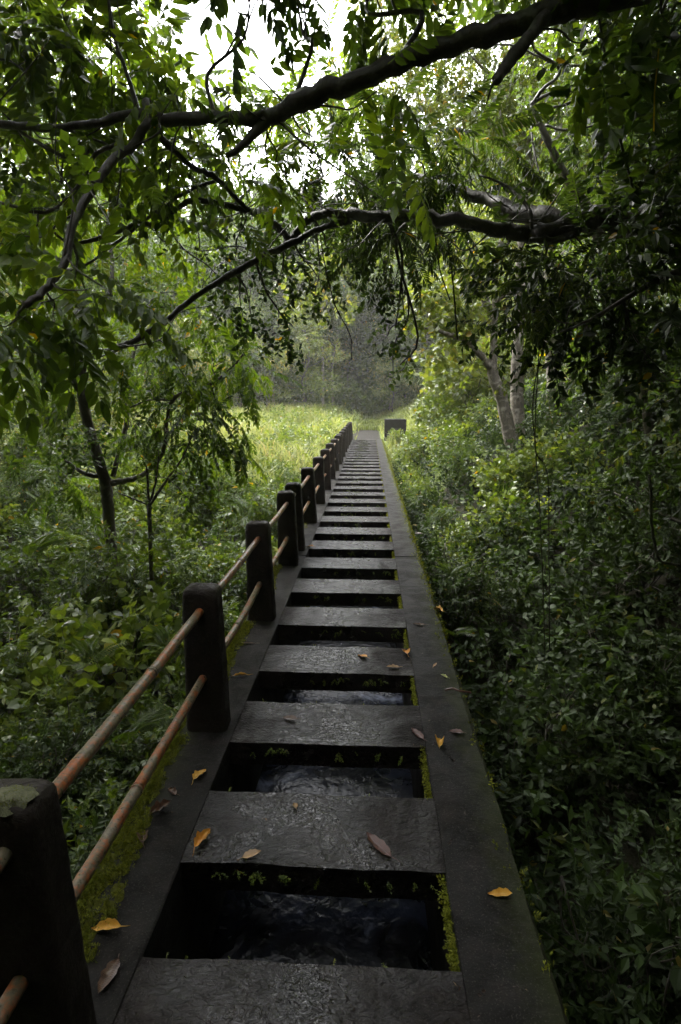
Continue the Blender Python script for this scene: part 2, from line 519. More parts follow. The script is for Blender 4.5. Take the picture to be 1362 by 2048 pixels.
def tree(name, label, group, base, limbs, clusters, leafmat, barkmat, seg=9, cat="tree", wob=.05):
    """limbs: [(part name, points, radii)], clusters: [(centre, radii, n, templates, size, tint, droop)]"""
    t = empty(name, label, cat, base, group)
    allp, allr = [], []
    for nm, p, r in limbs:
        knots = np.interp(np.arange(len(p)), np.arange(0, len(p) + 3, 3), rng.normal(0, .06, len(np.arange(0, len(p) + 3, 3))))
        crook = rng.normal(0, .16, p.shape) * np.asarray(r)[:, None] * (nm != "trunk")
        p = p + crook; r = np.asarray(r) * (1 + knots)
        mb = MB(); mb.tube(p, r, seg, 0, wob)
        mb.build(nm, [barkmat], t, base)
        allp.append(p); allr.append(r)
    P, R = np.vstack(allp), np.concatenate(allr)
    if clusters:
        mb = MB()
        for c, rad, n, tpl, size, tint, droop in clusters:
            c = np.asarray(c, float)
            i = np.argmin(np.linalg.norm(P - c, axis=1) + 2 * np.maximum(0, P[:, 2] - c[2] - .5) * 0)
            r0 = min(R[i] * .6, .007 + .010 * np.linalg.norm(P[i] - c))
            tw = twig(mb, P[i], c, max(r0, .006), 1)
            for k_ in range(3 + int(n > 60) * 3):
                e = c + unit(rng.normal(size=3)) * np.asarray(rad) * rng.uniform(.6, .95)
                twig(mb, tw[rng.integers(len(tw) // 2, len(tw))], e, max(r0 * .5, .004), 1, seg=4)
            fill_cluster(mb, c, rad, n, tpl, size, tint, droop)
        for (nm, p, r) in limbs:
            if nm == "trunk": continue
            L = np.linalg.norm(np.diff(p, axis=0), axis=1).sum()
            for q in range(int(L * 4.6)):
                i = rng.integers(len(p) // 4, len(p))
                d = unit(rng.normal(size=3) + [0, 0, -.1]); l_ = rng.uniform(.15, .6) * min(1.5, L)
                tw = twig(mb, p[i], p[i] + d * l_, min(r[i] * .35, .008), 1, seg=4)
                if rng.random() < .6:
                    fill_cluster(mb, tw[-1], np.full(3, l_ * .25), 3, clusters[0][3], clusters[0][4] * .7, .5, .4)
        mb.build("crown", [leafmat, barkmat], t, base)
    return t
def dup(root, loc, rotz=0.0, scale=1.0, label=None, group=None):
    r = root.copy(); col.objects.link(r)
    r.location = [float(x) for x in loc]; r.rotation_euler = (0, 0, rotz)
    r.scale = (scale, scale, scale) if not isinstance(scale, tuple) else scale
    if label: r["label"] = label
    if group: r["group"] = group
    for ch in list(root.children):
        c = ch.copy(); col.objects.link(c); c.parent = r
        for g in ch.children:
            d = g.copy(); col.objects.link(d); d.parent = c
    return r

# ------------------------------------------------------------------ ground
def ground_z(x, y):
    x, y = np.asarray(x, float), np.asarray(y, float)
    left = -2.3 + 1.3 * sstep(5, 14.5, y) + 1.5 * sstep(14, 38, y) + .10 * np.maximum(0, -x - 12) + .10 * np.maximum(0, -x - 3) * (1 - sstep(8, 16, y))
    right = -2.3 + 2.3 * sstep(3.5, 13, y) + .45 * sstep(13, 40, y) + .40 * np.clip(x - 1.6, 0, 8) + .12 * np.maximum(0, x - 9)
    right = right + .85 * np.maximum(0, x - 6.0) * (1 - sstep(11, 19, y))
    left = left + .6 * np.maximum(0, -x - 9) * (1 - sstep(2, 8, y))  # raised out of view on the left, closes off side light
    z = left + (right - left) * sstep(-1.0, 1.4, x + .2)
    near = 1 - sstep(.9, 2.6, np.abs(x + .2))
    corridor = np.minimum(z, -1.1)
    z = z + (corridor - z) * near * (1 - sstep(21, 24.3, y)) * sstep(-4.5, -2.5, y)
    road = -.06 + .012 * np.maximum(0, y - 28)
    z = z + (road - z) * (1 - sstep(.9, 2.2, np.abs(x + .15))) * sstep(22.5, 24.6, y)
    z = z + 1.15 * np.maximum(0, -y - 3.2)  # unseen slope added behind the camera to block light from there
    z = z + .05 * np.maximum(0, y - 48)
    z = z + .09 * np.sin(x * 1.3 + y * .7) * np.sin(y * .9 - x * .4) * sstep(1.4, 3, np.abs(x + .2))
    return z
mb = MB()
gx = np.concatenate([np.linspace(-140, -24, 30), np.linspace(-22, 20, 106), np.linspace(22, 140, 30)])
gy = np.concatenate([np.linspace(-40, -4, 12), np.linspace(-3, 48, 128), np.linspace(50, 200, 40)])
X, Y = np.meshgrid(gx, gy)
mb.grid(X, Y, ground_z(X, Y))
# meadow soil beyond the hollow, dark soil in it
fy = np.add.outer(gy[:-1], np.zeros(len(gx) - 1)).ravel(); fx = np.add.outer(np.zeros(len(gy) - 1), gx[:-1]).ravel()
mb.mi[0] = ((fy > 13 - .25 * np.abs(fx)) & (fy < 46) & (fx < 8) & (fx > -40)).astype(int)
tag(mb.build("ground", ["soil", "meadow_soil"]), kind="structure")
mb = MB()
gx = np.linspace(-1, 1, 9); gy = np.linspace(24.86, 34, 26)
X, Y = np.meshgrid(gx, gy)
cxp = -.2 - .006 * np.maximum(0, Y - 30) ** 1.6
Xp = cxp + X * .75
mb.grid(Xp, Y, ground_z(Xp, Y) + .03 - .015 * np.abs(X) ** 4 - .02 * (np.abs(X) > .95))
tag(mb.build("path", ["gravel"]), kind="structure")
# hill far behind, in the mist
mb = MB()
gx = np.linspace(-260, 260, 90); gy = np.linspace(90, 230, 40)
X, Y = np.meshgrid(gx, gy)
Z = 62 * sstep(90, 215, Y) * (.75 + .25 * np.sin(X * .021 + 1.2)) + 3 * np.sin(X * .19) * np.sin(Y * .16) + 1.0
mb.grid(X, Y, Z)
tag(mb.build("hill", ["hill_green"]), kind="structure")
HILL = (X, Y, Z)

# ------------------------------------------------------------------ the walkway
XL0, XL1, XR0, XR1 = -1.0, -.694, .297, .574
SPANS = [(-1.6, 5.90), (5.925, 15.25), (15.275, 24.85)]
bridge = empty("footbridge", "long wet concrete walkway of slabs with open gaps over dark water", "footbridge", (0, 0, 0))
def beam(x0, x1, y0, y1, z0, outer):
    """a side beam with worn, slightly uneven edges"""
    n = int((y1 - y0) / .06) + 2
    ys = np.linspace(y0, y1, n)
    w = lambda a: a * np.convolve(rng.normal(size=n + 8), np.ones(9) / 3, 'valid')
    a_, c_ = (.018, .005) if outer < 0 else (.005, .018)
    prof = [(x0, z0), (x0, -a_), (x0 + a_ * .8, 0), (x0 + (x1 - x0) * .35, .002), (x0 + (x1 - x0) * .7, .002), (x1 - c_ * .8, 0), (x1, -c_), (x1, z0)]
    k_ = len(prof)
    V = np.zeros((n, k_, 3))
    for j, (px, pz) in enumerate(prof):
        e = .004 if j in ((1, 2) if outer < 0 else (5, 6)) else .0012
        V[:, j, 0] = px + (w(e) if 0 < j < k_ - 1 else 0); V[:, j, 1] = ys; V[:, j, 2] = pz + (w(e * .5) if 0 < j < k_ - 1 else 0)
    i, j = np.meshgrid(np.arange(n - 1), np.arange(k_), indexing='ij')
    q = np.stack([i * k_ + j, (i + 1) * k_ + j, (i + 1) * k_ + (j + 1) % k_, i * k_ + (j + 1) % k_], -1).reshape(-1, 4)
    lo = np.concatenate([q.ravel(), np.arange(k_), (n - 1) * k_ + np.arange(k_)[::-1]])
    m = MB(); m.add(V, lo, [4] * len(q) + [k_, k_])
    return m
left_beams, right_beams = [], []
for (y0, y1) in SPANS:
    left_beams.append(beam(XL0, XL1, y0, y1, -.75, -1).build("side_beam", ["beam_concrete"], bridge))
    right_beams.append(beam(XR0, XR1, y0, y1, -.75, 1).build("side_beam", ["beam_concrete"], bridge))
FAR0, PITCH_S, SLAB = 1.735, .744, .384
SLABS = []
for k_ in range(-4, 31):
    y0 = FAR0 + PITCH_S * k_; y1 = y0 + SLAB
    n, nx = 9, 26
    gx = np.linspace(XL1 + .001, XR0 - .001, nx); gy = np.linspace(y0, y1, n)
    X, Y = np.meshgrid(gx, gy)
    e0 = .003 * np.convolve(rng.normal(size=nx + 4), np.ones(5) / 2.2, 'valid'); e1 = .003 * np.convolve(rng.normal(size=nx + 4), np.ones(5) / 2.2, 'valid')
    u = (Y - y0) / SLAB
    Y = Y + e0 * (1 - u) + e1 * u
    Z = -.001 + .003 * np.sin(X * 5 + k_) * np.sin(u * PI)  
    m = MB(); m.grid(X, Y, Z)
    top = np.stack([X, Y, Z], -1)
    rim = np.concatenate([top[0, :], top[1:, -1], top[-1, -2::-1], top[-2:0:-1, 0]])
    low = rim.copy(); low[:, 2] = -.125
    nr = len(rim); i = np.arange(nr)
    q = np.stack([i, i + nr, (i + 1) % nr + nr, (i + 1) % nr], -1)
    m.add(np.vstack([rim, low]), np.concatenate([q.ravel(), nr + i]), [4] * nr + [nr])
    m.build("slab", ["slab_concrete"], bridge)
    SLABS.append((y0, y1))
m = MB(); m.box(XL1 + .002, XR0 - .002, -1.6, 24.85, -1.05, -.76)
m.build("channel_floor", ["channel_concrete"], bridge)
for yp in (5.91, 15.26):
    m = MB(); m.box(-1.15, .72, yp - .35, yp + .35, -3.2, -1.052); m.build("pier", ["channel_concrete"], bridge)
m = MB()
X, Y = np.meshgrid(np.linspace(XL1 + .003, XR0 - .003, 10), np.linspace(-1.6, 24.8, 200))
m.grid(X, Y, X * 0 - .70)
tag(m.build("water", ["stream_water"]), kind="structure")

# moss: cushions and small shoots along the railing side and inside the openings
def moss_patch(parent, pts, hts, r=.05, dens=60):
    mbm = MB()
    for (p, h) in zip(pts, hts):
        p = np.asarray(p, float)
        n = 7
        a = np.linspace(-1, 1, n)
        A, B = np.meshgrid(a, a)
        rr = np.sqrt(A * A + B * B)
        Zc = h * np.clip(1 - rr * rr, 0, 1) ** .7
        rx, ry = r * rng.uniform(.6, 1.3), r * rng.uniform(.7, 1.6)
        Rn = np.where(rr > 1, 1 / np.maximum(rr, 1e-6), 1)
        mbm.grid(p[0] + A * Rn * rx, p[1] + B * Rn * ry, p[2] + Zc + rng.normal(0, h * .10, A.shape) * (rr < .95) - .003)
        k_ = int(dens * r * r / .0025)
        q = unit(rng.normal(size=(k_, 3))) * np.sqrt(rng.random((k_, 1)))
        pos = p + np.stack([q[:, 0] * rx, q[:, 1] * ry, h * np.sqrt(np.clip(1 - q[:, 0] ** 2 - q[:, 1] ** 2, 0, 1))], -1)
        d = np.stack([q[:, 0], q[:, 1], np.full(k_, .9)], -1) + rng.normal(0, .4, (k_, 3))
        mbm.scatter(MOSS_T, pos, d, rng.normal(size=(k_, 3)), .016 * rng.uniform(.6, 1.5, k_), .5 + .2 * rng.normal(size=k_), 1)
    return mbm.build("moss", ["moss_cushion", "moss_leaf"], parent)
MOSS_T = [spray(5, .5, .22), spray(6, .45, .2)]
for s_i, (y0, y1) in enumerate(SPANS):
    pts, hts = [], []
    y = max(y0, .55)
    while y < y1:
        dens = .95 if y < 6 else .8
        if rng.random() < dens:
            wy = .06 + .055 * (1 + math.sin(y * 3.1 + .6) * math.sin(y * 1.3 + 2)) * (1 if y > .9 else .5)
            x = XL0 + rng.random() ** 1.4 * wy + .005
        if not (any(abs(y - b) < .10 for b in (1.1, 2.6, 4.08, 5.57)) and x > -.98):
                pts.append((min(x, -.80), y, .001)); hts.append(rng.uniform(.004, .013))
        y += .0055 if y < 6 else .03
    moss_patch(left_beams[s_i], pts, hts, .024, 70)
    # mossy inner edge and outer edge of the open side
    mbm = MB()
    for (a, b) in SLABS:
        o0, o1 = b, b + PITCH_S - SLAB
        if not (y0 < o0 < y1): continue
        k_ = int(420 / (1 + max(o0, 0) * .25))
        yy = rng.uniform(o0 + .005, o1 - .005, k_); zz = -.005 - np.abs(rng.normal(0, .045, k_))
        pos = np.stack([np.full(k_, XR0 - .002), yy, zz], -1)
        d = np.stack([np.full(k_, -.6), rng.normal(0, .5, k_), rng.normal(-.3, .5, k_)], -1)
        mbm.scatter(MOSS_T, pos, d, rng.normal(size=(k_, 3)), .022 * rng.uniform(.5, 1.6, k_), .6 + .2 * rng.normal(size=k_), 0)
    k_ = int((y1 - y0) * 260)
    yy = rng.uniform(max(y0, 0), y1, k_)
    g = np.clip(sstep(2.5, 7, yy) + .15, 0, 1)
    keep = rng.random(k_) < g; yy = yy[keep]; k_ = len(yy)
    pos = np.stack([XR1 - np.abs(rng.normal(0, .03, k_)) + .004, yy, np.full(k_, .002)], -1)
    sd_ = rng.random(k_) < .6
    pos[sd_, 0] = XR1 + .001; pos[sd_, 2] = -np.abs(rng.normal(0, .12, sd_.sum())) - .01
    d = np.stack([rng.normal(.3, .5, k_), rng.normal(0, .5, k_), rng.normal(.5, .4, k_)], -1)
    mbm.scatter(MOSS_T, pos, d, rng.normal(size=(k_, 3)), .026 * rng.uniform(.5, 1.6, k_), .5 + .2 * rng.normal(size=k_), 0)
    mbm.build("moss", ["moss_leaf"], right_beams[s_i])
# small weeds rooted in the slab edges
mb = MB()
for (a, b) in SLABS:
    if a < .5 or a > 14: continue
    for q in range(int(20 / (1 + .2 * a))):
        c = np.array([rng.uniform(XL1 + .12, XR0 - .02), a - .004, -.02 - .03 * rng.random()])
        k_ = rng.integers(1, 5)
        d = np.stack([rng.normal(0, .6, k_), -np.abs(rng.normal(.5, .2, k_)), rng.normal(-.6, .4, k_)], -1)
        mb.scatter(SPRAY_S, np.repeat(c[None], k_, 0), d, np.tile([0, -.6, .6], (k_, 1)), rng.uniform(.02, .05, k_), .5 + .15 * rng.normal(size=k_))
    for q in range(int(8 / (1 + .25 * b))):
        c = np.array([rng.uniform(XL1, XR0), b + .002, -.014])
        d = rng.normal(size=(2, 3)) * .5 + np.array([0, .3, .7])
        mb.scatter(SPRAY_S, np.repeat(c[None], 2, 0), d, np.tile([0, 0, 1.], (2, 1)), rng.uniform(.015, .03, 2), .75)
tag(mb.build("edge_weeds", ["leaf_bright"]), "tiny ferny weeds rooted in the edges of the wet slabs", "weeds", kind="stuff")

# ------------------------------------------------------------------ the railing
railing = empty("railing", "railing of dark tapered concrete posts and two rusty pipes along the walkway", "railing", (-.84, 0, 0))
POSTS = [-.42, 1.12, 2.62, 4.10, 5.57, 6.15, 7.62, 9.1, 10.58, 12.05, 13.5, 14.95, 15.58, 17.0, 18.5, 20, 21.5, 23, 24.5]
def post_mesh(seed):
    """a tapered square post with rounded corners and a worn domed top"""
    m = MB()
    seg, H = 28, .78
    zs = np.concatenate([np.linspace(-.012, H - .045, 16), H - .045 + .045 * np.sin(np.linspace(.25, 1, 5) * PI / 2)])
    th = np.linspace(0, 2 * PI, seg, endpoint=False)
    c, s = np.cos(th), np.sin(th)
    e = .36
    ux, uy = np.sign(c) * np.abs(c) ** e, np.sign(s) * np.abs(s) ** e
    V = []
    for z in zs:
        f = z / H
        hx, hy = .106 - .016 * f, .074 - .010 * f
        if z > H - .044:
            sh = math.sqrt(max(0, 1 - ((z - (H - .045)) / .0452) ** 2)); k_ = .70 + .30 * sh
            hx *= k_; hy *= k_
        j = 1 + .012 * np.sin(z * 31 + th * 3 + seed) + rng.normal(0, .010, seg)
        V.append(np.stack([ux * hx * j, uy * hy * j, np.full(seg, z)], -1))
    V = np.array(V)
    n = len(zs)
    i, j = np.meshgrid(np.arange(n - 1), np.arange(seg), indexing='ij')
    q = np.stack([i * seg + j, i * seg + (j + 1) % seg, (i + 1) * seg + (j + 1) % seg, (i + 1) * seg + j], -1).reshape(-1, 4)
    m.add(V, q.ravel(), np.full(len(q), 4), smooth=True)
    # domed cap
    R = [V[-1]]
    top = V[-1]
    for f, dz in ((.75, .005), (.45, .008), (.15, .009)):
        r_ = top * np.array([f, f, 1]); r_[:, 2] += dz + rng.normal(0, .0012, seg); R.append(r_)
    R = np.array(R)
    i, j = np.meshgrid(np.arange(3), np.arange(seg), indexing='ij')
    q = np.stack([i * seg + j, i * seg + (j + 1) % seg, (i + 1) * seg + (j + 1) % seg, (i + 1) * seg + j], -1).reshape(-1, 4)
    m.add(R, np.concatenate([q.ravel(), 3 * seg + np.arange(seg)]), [4] * len(q) + [seg], smooth=True)
    return m
for i, py in enumerate(POSTS):
    m = post_mesh(i)
    p = m.build("post", ["post_concrete"], railing)
    p.location = (0, py, 0)
    p.rotation_euler = (rng.normal(0, .008), -.02 + rng.normal(0, .008), rng.normal(0, .02))
    if i == 1:
        p["label"] = "post with a lichen patch on its wet top"
        mm = MB()
        a = np.linspace(-1, 1, 13); A, B = np.meshgrid(a, a); rr = np.sqrt(A * A + B * B)
        Rn = np.where(rr > 1, 1 / np.maximum(rr, 1e-6), 1)
        Rn = Rn * (1 + .07 * np.sin(3 * np.arctan2(B, A) + 1) + .04 * np.sin(8 * np.arctan2(B, A)))
        mm.grid(.022 + A * Rn * .056, -.024 + B * Rn * .042, .785 + .012 * np.clip(1 - rr, 0, 1) ** .5 + rng.normal(0, .0008, A.shape) - .016 * (B * Rn < -.55))
        qn = rng.normal(0, .38, (500, 2)).clip(-.9, .9)
        mm.scatter(MOSS_T, np.stack([.022 + qn[:, 0] * .056, -.024 + qn[:, 1] * .042, .790 - .006 * np.hypot(qn[:, 0], qn[:, 1])], -1), np.stack([qn[:, 0], qn[:, 1], np.full(500, .9)], -1), rng.normal(size=(500, 3)), .007, .5, 1)
        mm.build("lichen_patch", ["lichen", "moss_leaf"], p)
for z in (.665, .305):
    for i in range(len(POSTS) - 1):
        y0, y1 = POSTS[i] + .04, POSTS[i + 1] - .04
        n = 14
        ys = np.linspace(y0, y1, n)
        bow = rng.normal(0, .006)
        u = (ys - y0) / (y1 - y0)
        m = MB()
        m.tube(np.stack([bow * np.sin(u * PI) + rng.normal(0, .001, n), ys, z - .004 * np.sin(u * PI) - .014 * (ys * 0 + 0)], -1), .0215, 16)
        pipe = m.build("rail_pipe", ["rusty_pipe"], railing)
        if i < 6:
            yc = y0 + (y1 - y0) * (.54 if z > .5 else .40)
            m = MB()
            m.tube([(bow * .98, yc - .004, z - .003), (bow * .98, yc + .004, z - .003)], .0245, 16)
            m.tube([(bow * .98, yc + .014, z - .003), (bow * .98, yc + .018, z - .003)], .0232, 16)
            m.build("coupling", ["rusty_pipe"], pipe)

# ------------------------------------------------------------------ concrete blocks at the far end
def block(name, label, x0, x1, y0, y1, z0, z1):
    b = bpy.data.objects.new
    m = MB()
    n = 9
    for axis in range(3):
        for sgn in (0, 1):
            a = np.linspace(0, 1, n); A, B = np.meshgrid(a, a)
            c = [None] * 3
            c[axis] = np.full_like(A, sgn); c[(axis + 1) % 3] = A; c[(axis + 2) % 3] = B
            P = np.stack(c, -1)
            # worn rounded corners
            d = np.abs(P - .5) * 2
            e = np.sort(d, -1)[..., 1]
            P = .5 + (P - .5) * (1 - .012 * (e > .97))[..., None]
            W = np.stack([x0 + P[..., 0] * (x1 - x0), y0 + P[..., 1] * (y1 - y0), z0 + P[..., 2] * (z1 - z0)], -1)
            W = W + .004 * np.sin(W[..., [1, 2, 0]] * 23)
            if sgn == 0: W = W[:, ::-1]
            m.grid(W[..., 0], W[..., 1], W[..., 2], smooth=False)
    o = m.build(name, ["block_concrete"], None, (x0, y0, z0))
    o.location = (x0, y0, z0)
    return tag(o, label, "concrete block")
block("concrete_block", "dark upright concrete block at the far end of the walkway's open side", .66, 1.62, 24.6, 25.3, -1.5, .90)
block("concrete_block", "low dark concrete block half hidden behind the far railing posts", -2.45, -1.25, 24.3, 25.2, -1.4, -.07)

# ------------------------------------------------------------------ fallen leaves
def fallen(px, py, length, width, rot, matname, label, z=0.004, curl=.3, name="fallen_leaf", stem=True):
    p = on_plane(px, py, z)
    m = MB()
    n, k_ = 13, 7
    u = np.linspace(0, 1, n); v = np.linspace(-1, 1, k_)
    U, Vv = np.meshgrid(u, v, indexing='ij')
    w = np.sin(PI * U ** .85) ** .8 * (1 - .12 * np.sin(U * 23) * (np.abs(Vv) > .9))
    Xl = Vv * w * width / 2
    Yl = (U - .5) * length
    ph = rng.uniform(0, 6)
    Zl = curl * width * (.55 * (Vv * w) ** 2 + .35 * np.sin(U * 4 + ph) * .5 + .4 * (U - .5) ** 2 + .10 * np.sin(U * 17 + Vv * 2 + ph)) + .10 * width * np.abs(Vv)
    Zl -= Zl.min()
    m.grid(Xl, Yl, Zl)
    if stem:
        m.tube([(0, -length * .5, Zl[0].mean()), (length * .05, -length * .62, .004), (length * .08, -length * .75, .002)], [.0018, .0013, .001], 5)
    o = m.build(name, [matname])
    o.location = p; o.rotation_euler = (rng.normal(0, .08), rng.normal(0, .08), math.radians(rot))
    return tag(o, label, "leaf", "fallen leaves on the walkway")
fallen(1000, 1790, .085, .030, 88, "fallen_yellow", "curled yellow leaf alone on the plain open-side beam beside the first gap", curl=.6, stem=False)
fallen(213, 1858, .10, .036, 94, "fallen_yellow", "pale yellow leaf lying crossways at the foot of the lichen-topped post", curl=.7)
fallen(217, 1955, .115, .045, 176, "fallen_brown", "glossy brown veined leaf with long stalk near the lichen-topped post", curl=.3)
fallen(400, 1552, .085, .045, -25, "fallen_yellow", "golden leaf on the railing-side beam between the first two gaps", curl=.5)
fallen(405, 1680, .105, .042, -18, "fallen_orange", "curled orange leaf on the corner of the slab past the first gap", curl=.9)
fallen(503, 1710, .075, .036, -66, "fallen_tan", "flat tan leaf on the slab edge above the first gap", curl=.2)
fallen(322, 1622, .10, .05, -42, "fallen_brown", "wet dark brown leaf curled on the moss under the lower pipe", curl=.9)
fallen(288, 1678, .08, .042, 20, "fallen_brown", "small crumpled brown leaf on the moss near the coupling", curl=.8)
fallen(345, 1585, .055, .03, 60, "fallen_brown", "little brown leaf scrap between the moss and the bare beam", curl=.6)
fallen(480, 1352, .11, .022, 105, "fallen_yellow", "narrow yellow leaf bent beside the second post from the lichen-topped one", curl=1.0)
fallen(580, 1437, .085, .04, 75, "fallen_brown", "soaked brown leaf flat on the glistening slab past the second gap", curl=.1)
fallen(786, 1335, .085, .034, 92, "fallen_tan", "light tan leaf lying crossways on the slab past the third gap", curl=.4)
fallen(725, 1314, .085, .045, 45, "fallen_orange", "dull orange leaf in the middle of the slab past the third gap", curl=.3)
fallen(812, 1307, .085, .055, 10, "fallen_orange", "small bright orange leaf at the end of the slab past the third gap", curl=.7)
fallen(876, 1222, .085, .055, 60, "fallen_yellow", "bright yellow leaf on the mossy outer edge of the open-side beam", curl=.8)
fallen(880, 1490, .07, .045, 170, "fallen_yellow", "folded golden leaf on the open-side beam beside the second gap", curl=1.3)
fallen(835, 1468, .10, .035, 35, "fallen_red", "dull reddish leaf at the slab's end past the second gap", curl=.2)
fallen(912, 1465, .075, .035, 80, "fallen_red", "dark red leaf on the middle of the open-side beam", curl=.3)
fallen(888, 1353, .05, .024, 50, "fallen_green", "small pale green leaf on the open-side beam", curl=.4)
fallen(757, 1690, .15, .045, 40, "fallen_red", "rotten reddish brown leaf on the slab past the first gap", curl=.1)
fallen(492, 1287, .13, .018, 85, "fallen_brown", "thin dry brown leaf at the edge of the moss by the third post", curl=.5)
fallen(620, 1094, .10, .05, 70, "fallen_orange", "tiny orange leaf at the foot of the fourth post on the beam", curl=.4)
fallen(838, 1250, .10, .03, 80, "fallen_brown", "thin brown leaf at the slab end past the fourth gap", curl=.4)
fallen(870, 1330, .06, .016, -30, "fallen_tan", "thin tan leaf sliver on the open-side beam past the third gap", curl=.3)
fallen(590, 1612, .035, .022, 20, "fallen_tan", "tiny tan leaf on the edge of the slab past the second gap", curl=.4)
fallen(835, 1068, .12, .05, 60, "fallen_brown", "small brown leaf on the beam past the joint in the deck", curl=.3)
mb = MB()
n = 420
yy = .5 + 13 * rng.random(n) ** 1.6; xx = rng.uniform(XL0 + .03, XR1 - .02, n)
on_gap = ((yy - FAR0) % PITCH_S > SLAB - .02) & (xx > XL1) & (xx < XR0)
edge = (rng.random(n) < .45) | (xx < XL1) | (xx > XR0)
kk = ~on_gap & edge
xx, yy = xx[kk], yy[kk]; n = len(xx)
mb.scatter([spray(2, .7, .4), spray(1, .9, .35)], np.stack([xx, yy, np.full(n, .005)], -1), np.stack([rng.normal(size=n), rng.normal(size=n), np.full(n, .08)], -1), np.tile([0, 0, 1.], (n, 1)), .016 * rng.uniform(.4, 1.8, n), .4 + .3 * rng.normal(size=n))
tag(mb.build("leaf_litter", ["litter_bits"]), "tiny dark leaf scraps and bits scattered over the wet walkway", "litter", kind="stuff")
m = MB()
p = np.array([on_plane(a, b, .012 + c) for a, b, c in ((890, 1380, 0), (905, 1377, .012), (920, 1382, .012), (942, 1385, 0))])
m.tube(smooth(p - p[0]), .006, 7)
o = m.build("fallen_twig", ["fallen_red"]); o.location = p[0]
tag(o, "curved pinkish twig lying on the open-side beam's edge", "twig")

exec_after = True
# ------------------------------------------------------------------ grass and ground cover
def grass_field(name, label, n, xr, yr, hmin, hmax, keep, mat, tint=.5, lean=.35, w=.012):
    x = rng.uniform(*xr, n); y = rng.uniform(*yr, n)
    k_ = keep(x, y); x, y = x[k_], y[k_]; n = len(x)
    z = ground_z(x, y)
    patch = .5 + .5 * np.sin(x * .8 + 2 * np.sin(y * .35)) * np.sin(y * .6 + x * .2)
    h = (hmin + (hmax - hmin) * rng.random(n) ** 1.5) * (.35 + .9 * patch)
    ang = rng.uniform(0, 2 * PI, n); ln = h * np.abs(rng.normal(lean, .25, n))
    dx, dy = np.cos(ang), np.sin(ang)
    px, py_ = -np.sin(ang + rng.normal(0, .8, n)), np.cos(ang)
    ww = w * rng.uniform(.6, 1.5, n) * (1 + y * .03)
    b = np.stack([x, y, z - .03], -1); off = np.stack([px * ww, py_ * ww, 0 * x], -1)
    mid = b + np.stack([dx * ln * .35, dy * ln * .35, h * .65], -1)
    tip = b + np.stack([dx * ln, dy * ln, h * (1 - .25 * np.abs(rng.normal(0, .6, n)))], -1)
    V = np.stack([b - off, b + off, mid + off * .75, mid - off * .75, tip], 1)
    i = np.arange(n)[:, None] * 5
    lo = np.concatenate([i + np.array([0, 1, 2, 3]), i + np.array([3, 2, 4])], 1).ravel()
    tn = np.clip(tint + .45 * (patch - .5) + .14 * rng.normal(size=n), 0, 1)
    m = MB(); m.add(V.reshape(-1, 3), lo, np.tile([4, 3], n), np.repeat(tn, 2))
    return tag(m.build(name, [mat]), label, "grass", kind="stuff")
off_path = lambda x, y: ~((np.abs(x + .2 + .006 * np.maximum(0, y - 30) ** 1.6) < .8) & (y > 22) & (y < 32) & (np.sin(x * 7 + y * 3) < .3)) & ~((x > -1.1) & (x < .65) & (y < 25)) & ~((x > .6) & (x < 1.9) & (y < 25.4) & (y > 23.4)) & ~((np.abs(x + .2) < 1.4) & (y > 24.9) & (y < 33) & (np.sin(x * 9) * np.sin(y * 2.3) < .2))
grass_field("grass", "tall bright green grass on the sunny meadow beyond the hollow", 120000, (-26, -.6), (12.5, 46), .2, 1.15,
            lambda x, y: off_path(x, y) & (rng.random(len(x)) < sstep(12, 17, y + .15 * x)), "grass_blade", .55)
grass_field("grass", "rough bright grass on the bank past the concrete block", 26000, (.6, 9), (17, 46), .25, .7, off_path, "grass_blade", .55)
grass_field("grass", "long green grass closing over the end of the path", 9000, (-2.6, 2.4), (32, 40), .3, .8, lambda x, y: x < 99, "grass_blade", .25)
grass_field("grass", "short dull grass where the path runs into the dark wood", 16000, (-5, 5), (37, 50), .2, .7, lambda x, y: x < 99, "grass_blade", .1)
def ground_cover(name, label, n, xr, yr, tpl, size, tint, mat, keep=None, lift=.1):
    x = rng.uniform(*xr, n); y = rng.uniform(*yr, n)
    k_ = ~((x > -1.15) & (x < .72) & (y < 25))
    if keep is not None: k_ &= keep(x, y)
    x, y = x[k_], y[k_]; n = len(x)
    pos = np.stack([x, y, ground_z(x, y) + rng.uniform(-.02, lift, n)], -1)
    d = rng.normal(0, .8, (n, 3)); d[:, 2] = np.abs(d[:, 2]) + .35
    m = MB(); m.scatter(tpl, pos, d, rng.normal(0, .4, (n, 3)) + np.array([0, 0, 1]), size * rng.uniform(.6, 1.4, n), tint + .15 * rng.normal(size=n))
    return tag(m.build(name, [mat]), label, "ground cover", kind="stuff")
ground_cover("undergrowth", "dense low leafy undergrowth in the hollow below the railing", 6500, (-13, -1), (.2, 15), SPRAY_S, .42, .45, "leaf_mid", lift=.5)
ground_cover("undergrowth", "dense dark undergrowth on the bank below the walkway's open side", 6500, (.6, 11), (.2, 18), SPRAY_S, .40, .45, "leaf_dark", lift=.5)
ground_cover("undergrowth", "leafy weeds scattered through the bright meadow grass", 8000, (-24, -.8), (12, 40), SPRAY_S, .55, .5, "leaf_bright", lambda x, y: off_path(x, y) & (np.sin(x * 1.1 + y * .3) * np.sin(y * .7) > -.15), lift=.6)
ground_cover("undergrowth", "hazy low bushes along the foot of the dark wood", 4200, (-30, 22), (43, 60), SPRAY_F, 1.1, .75, "leaf_far", lift=1.9)

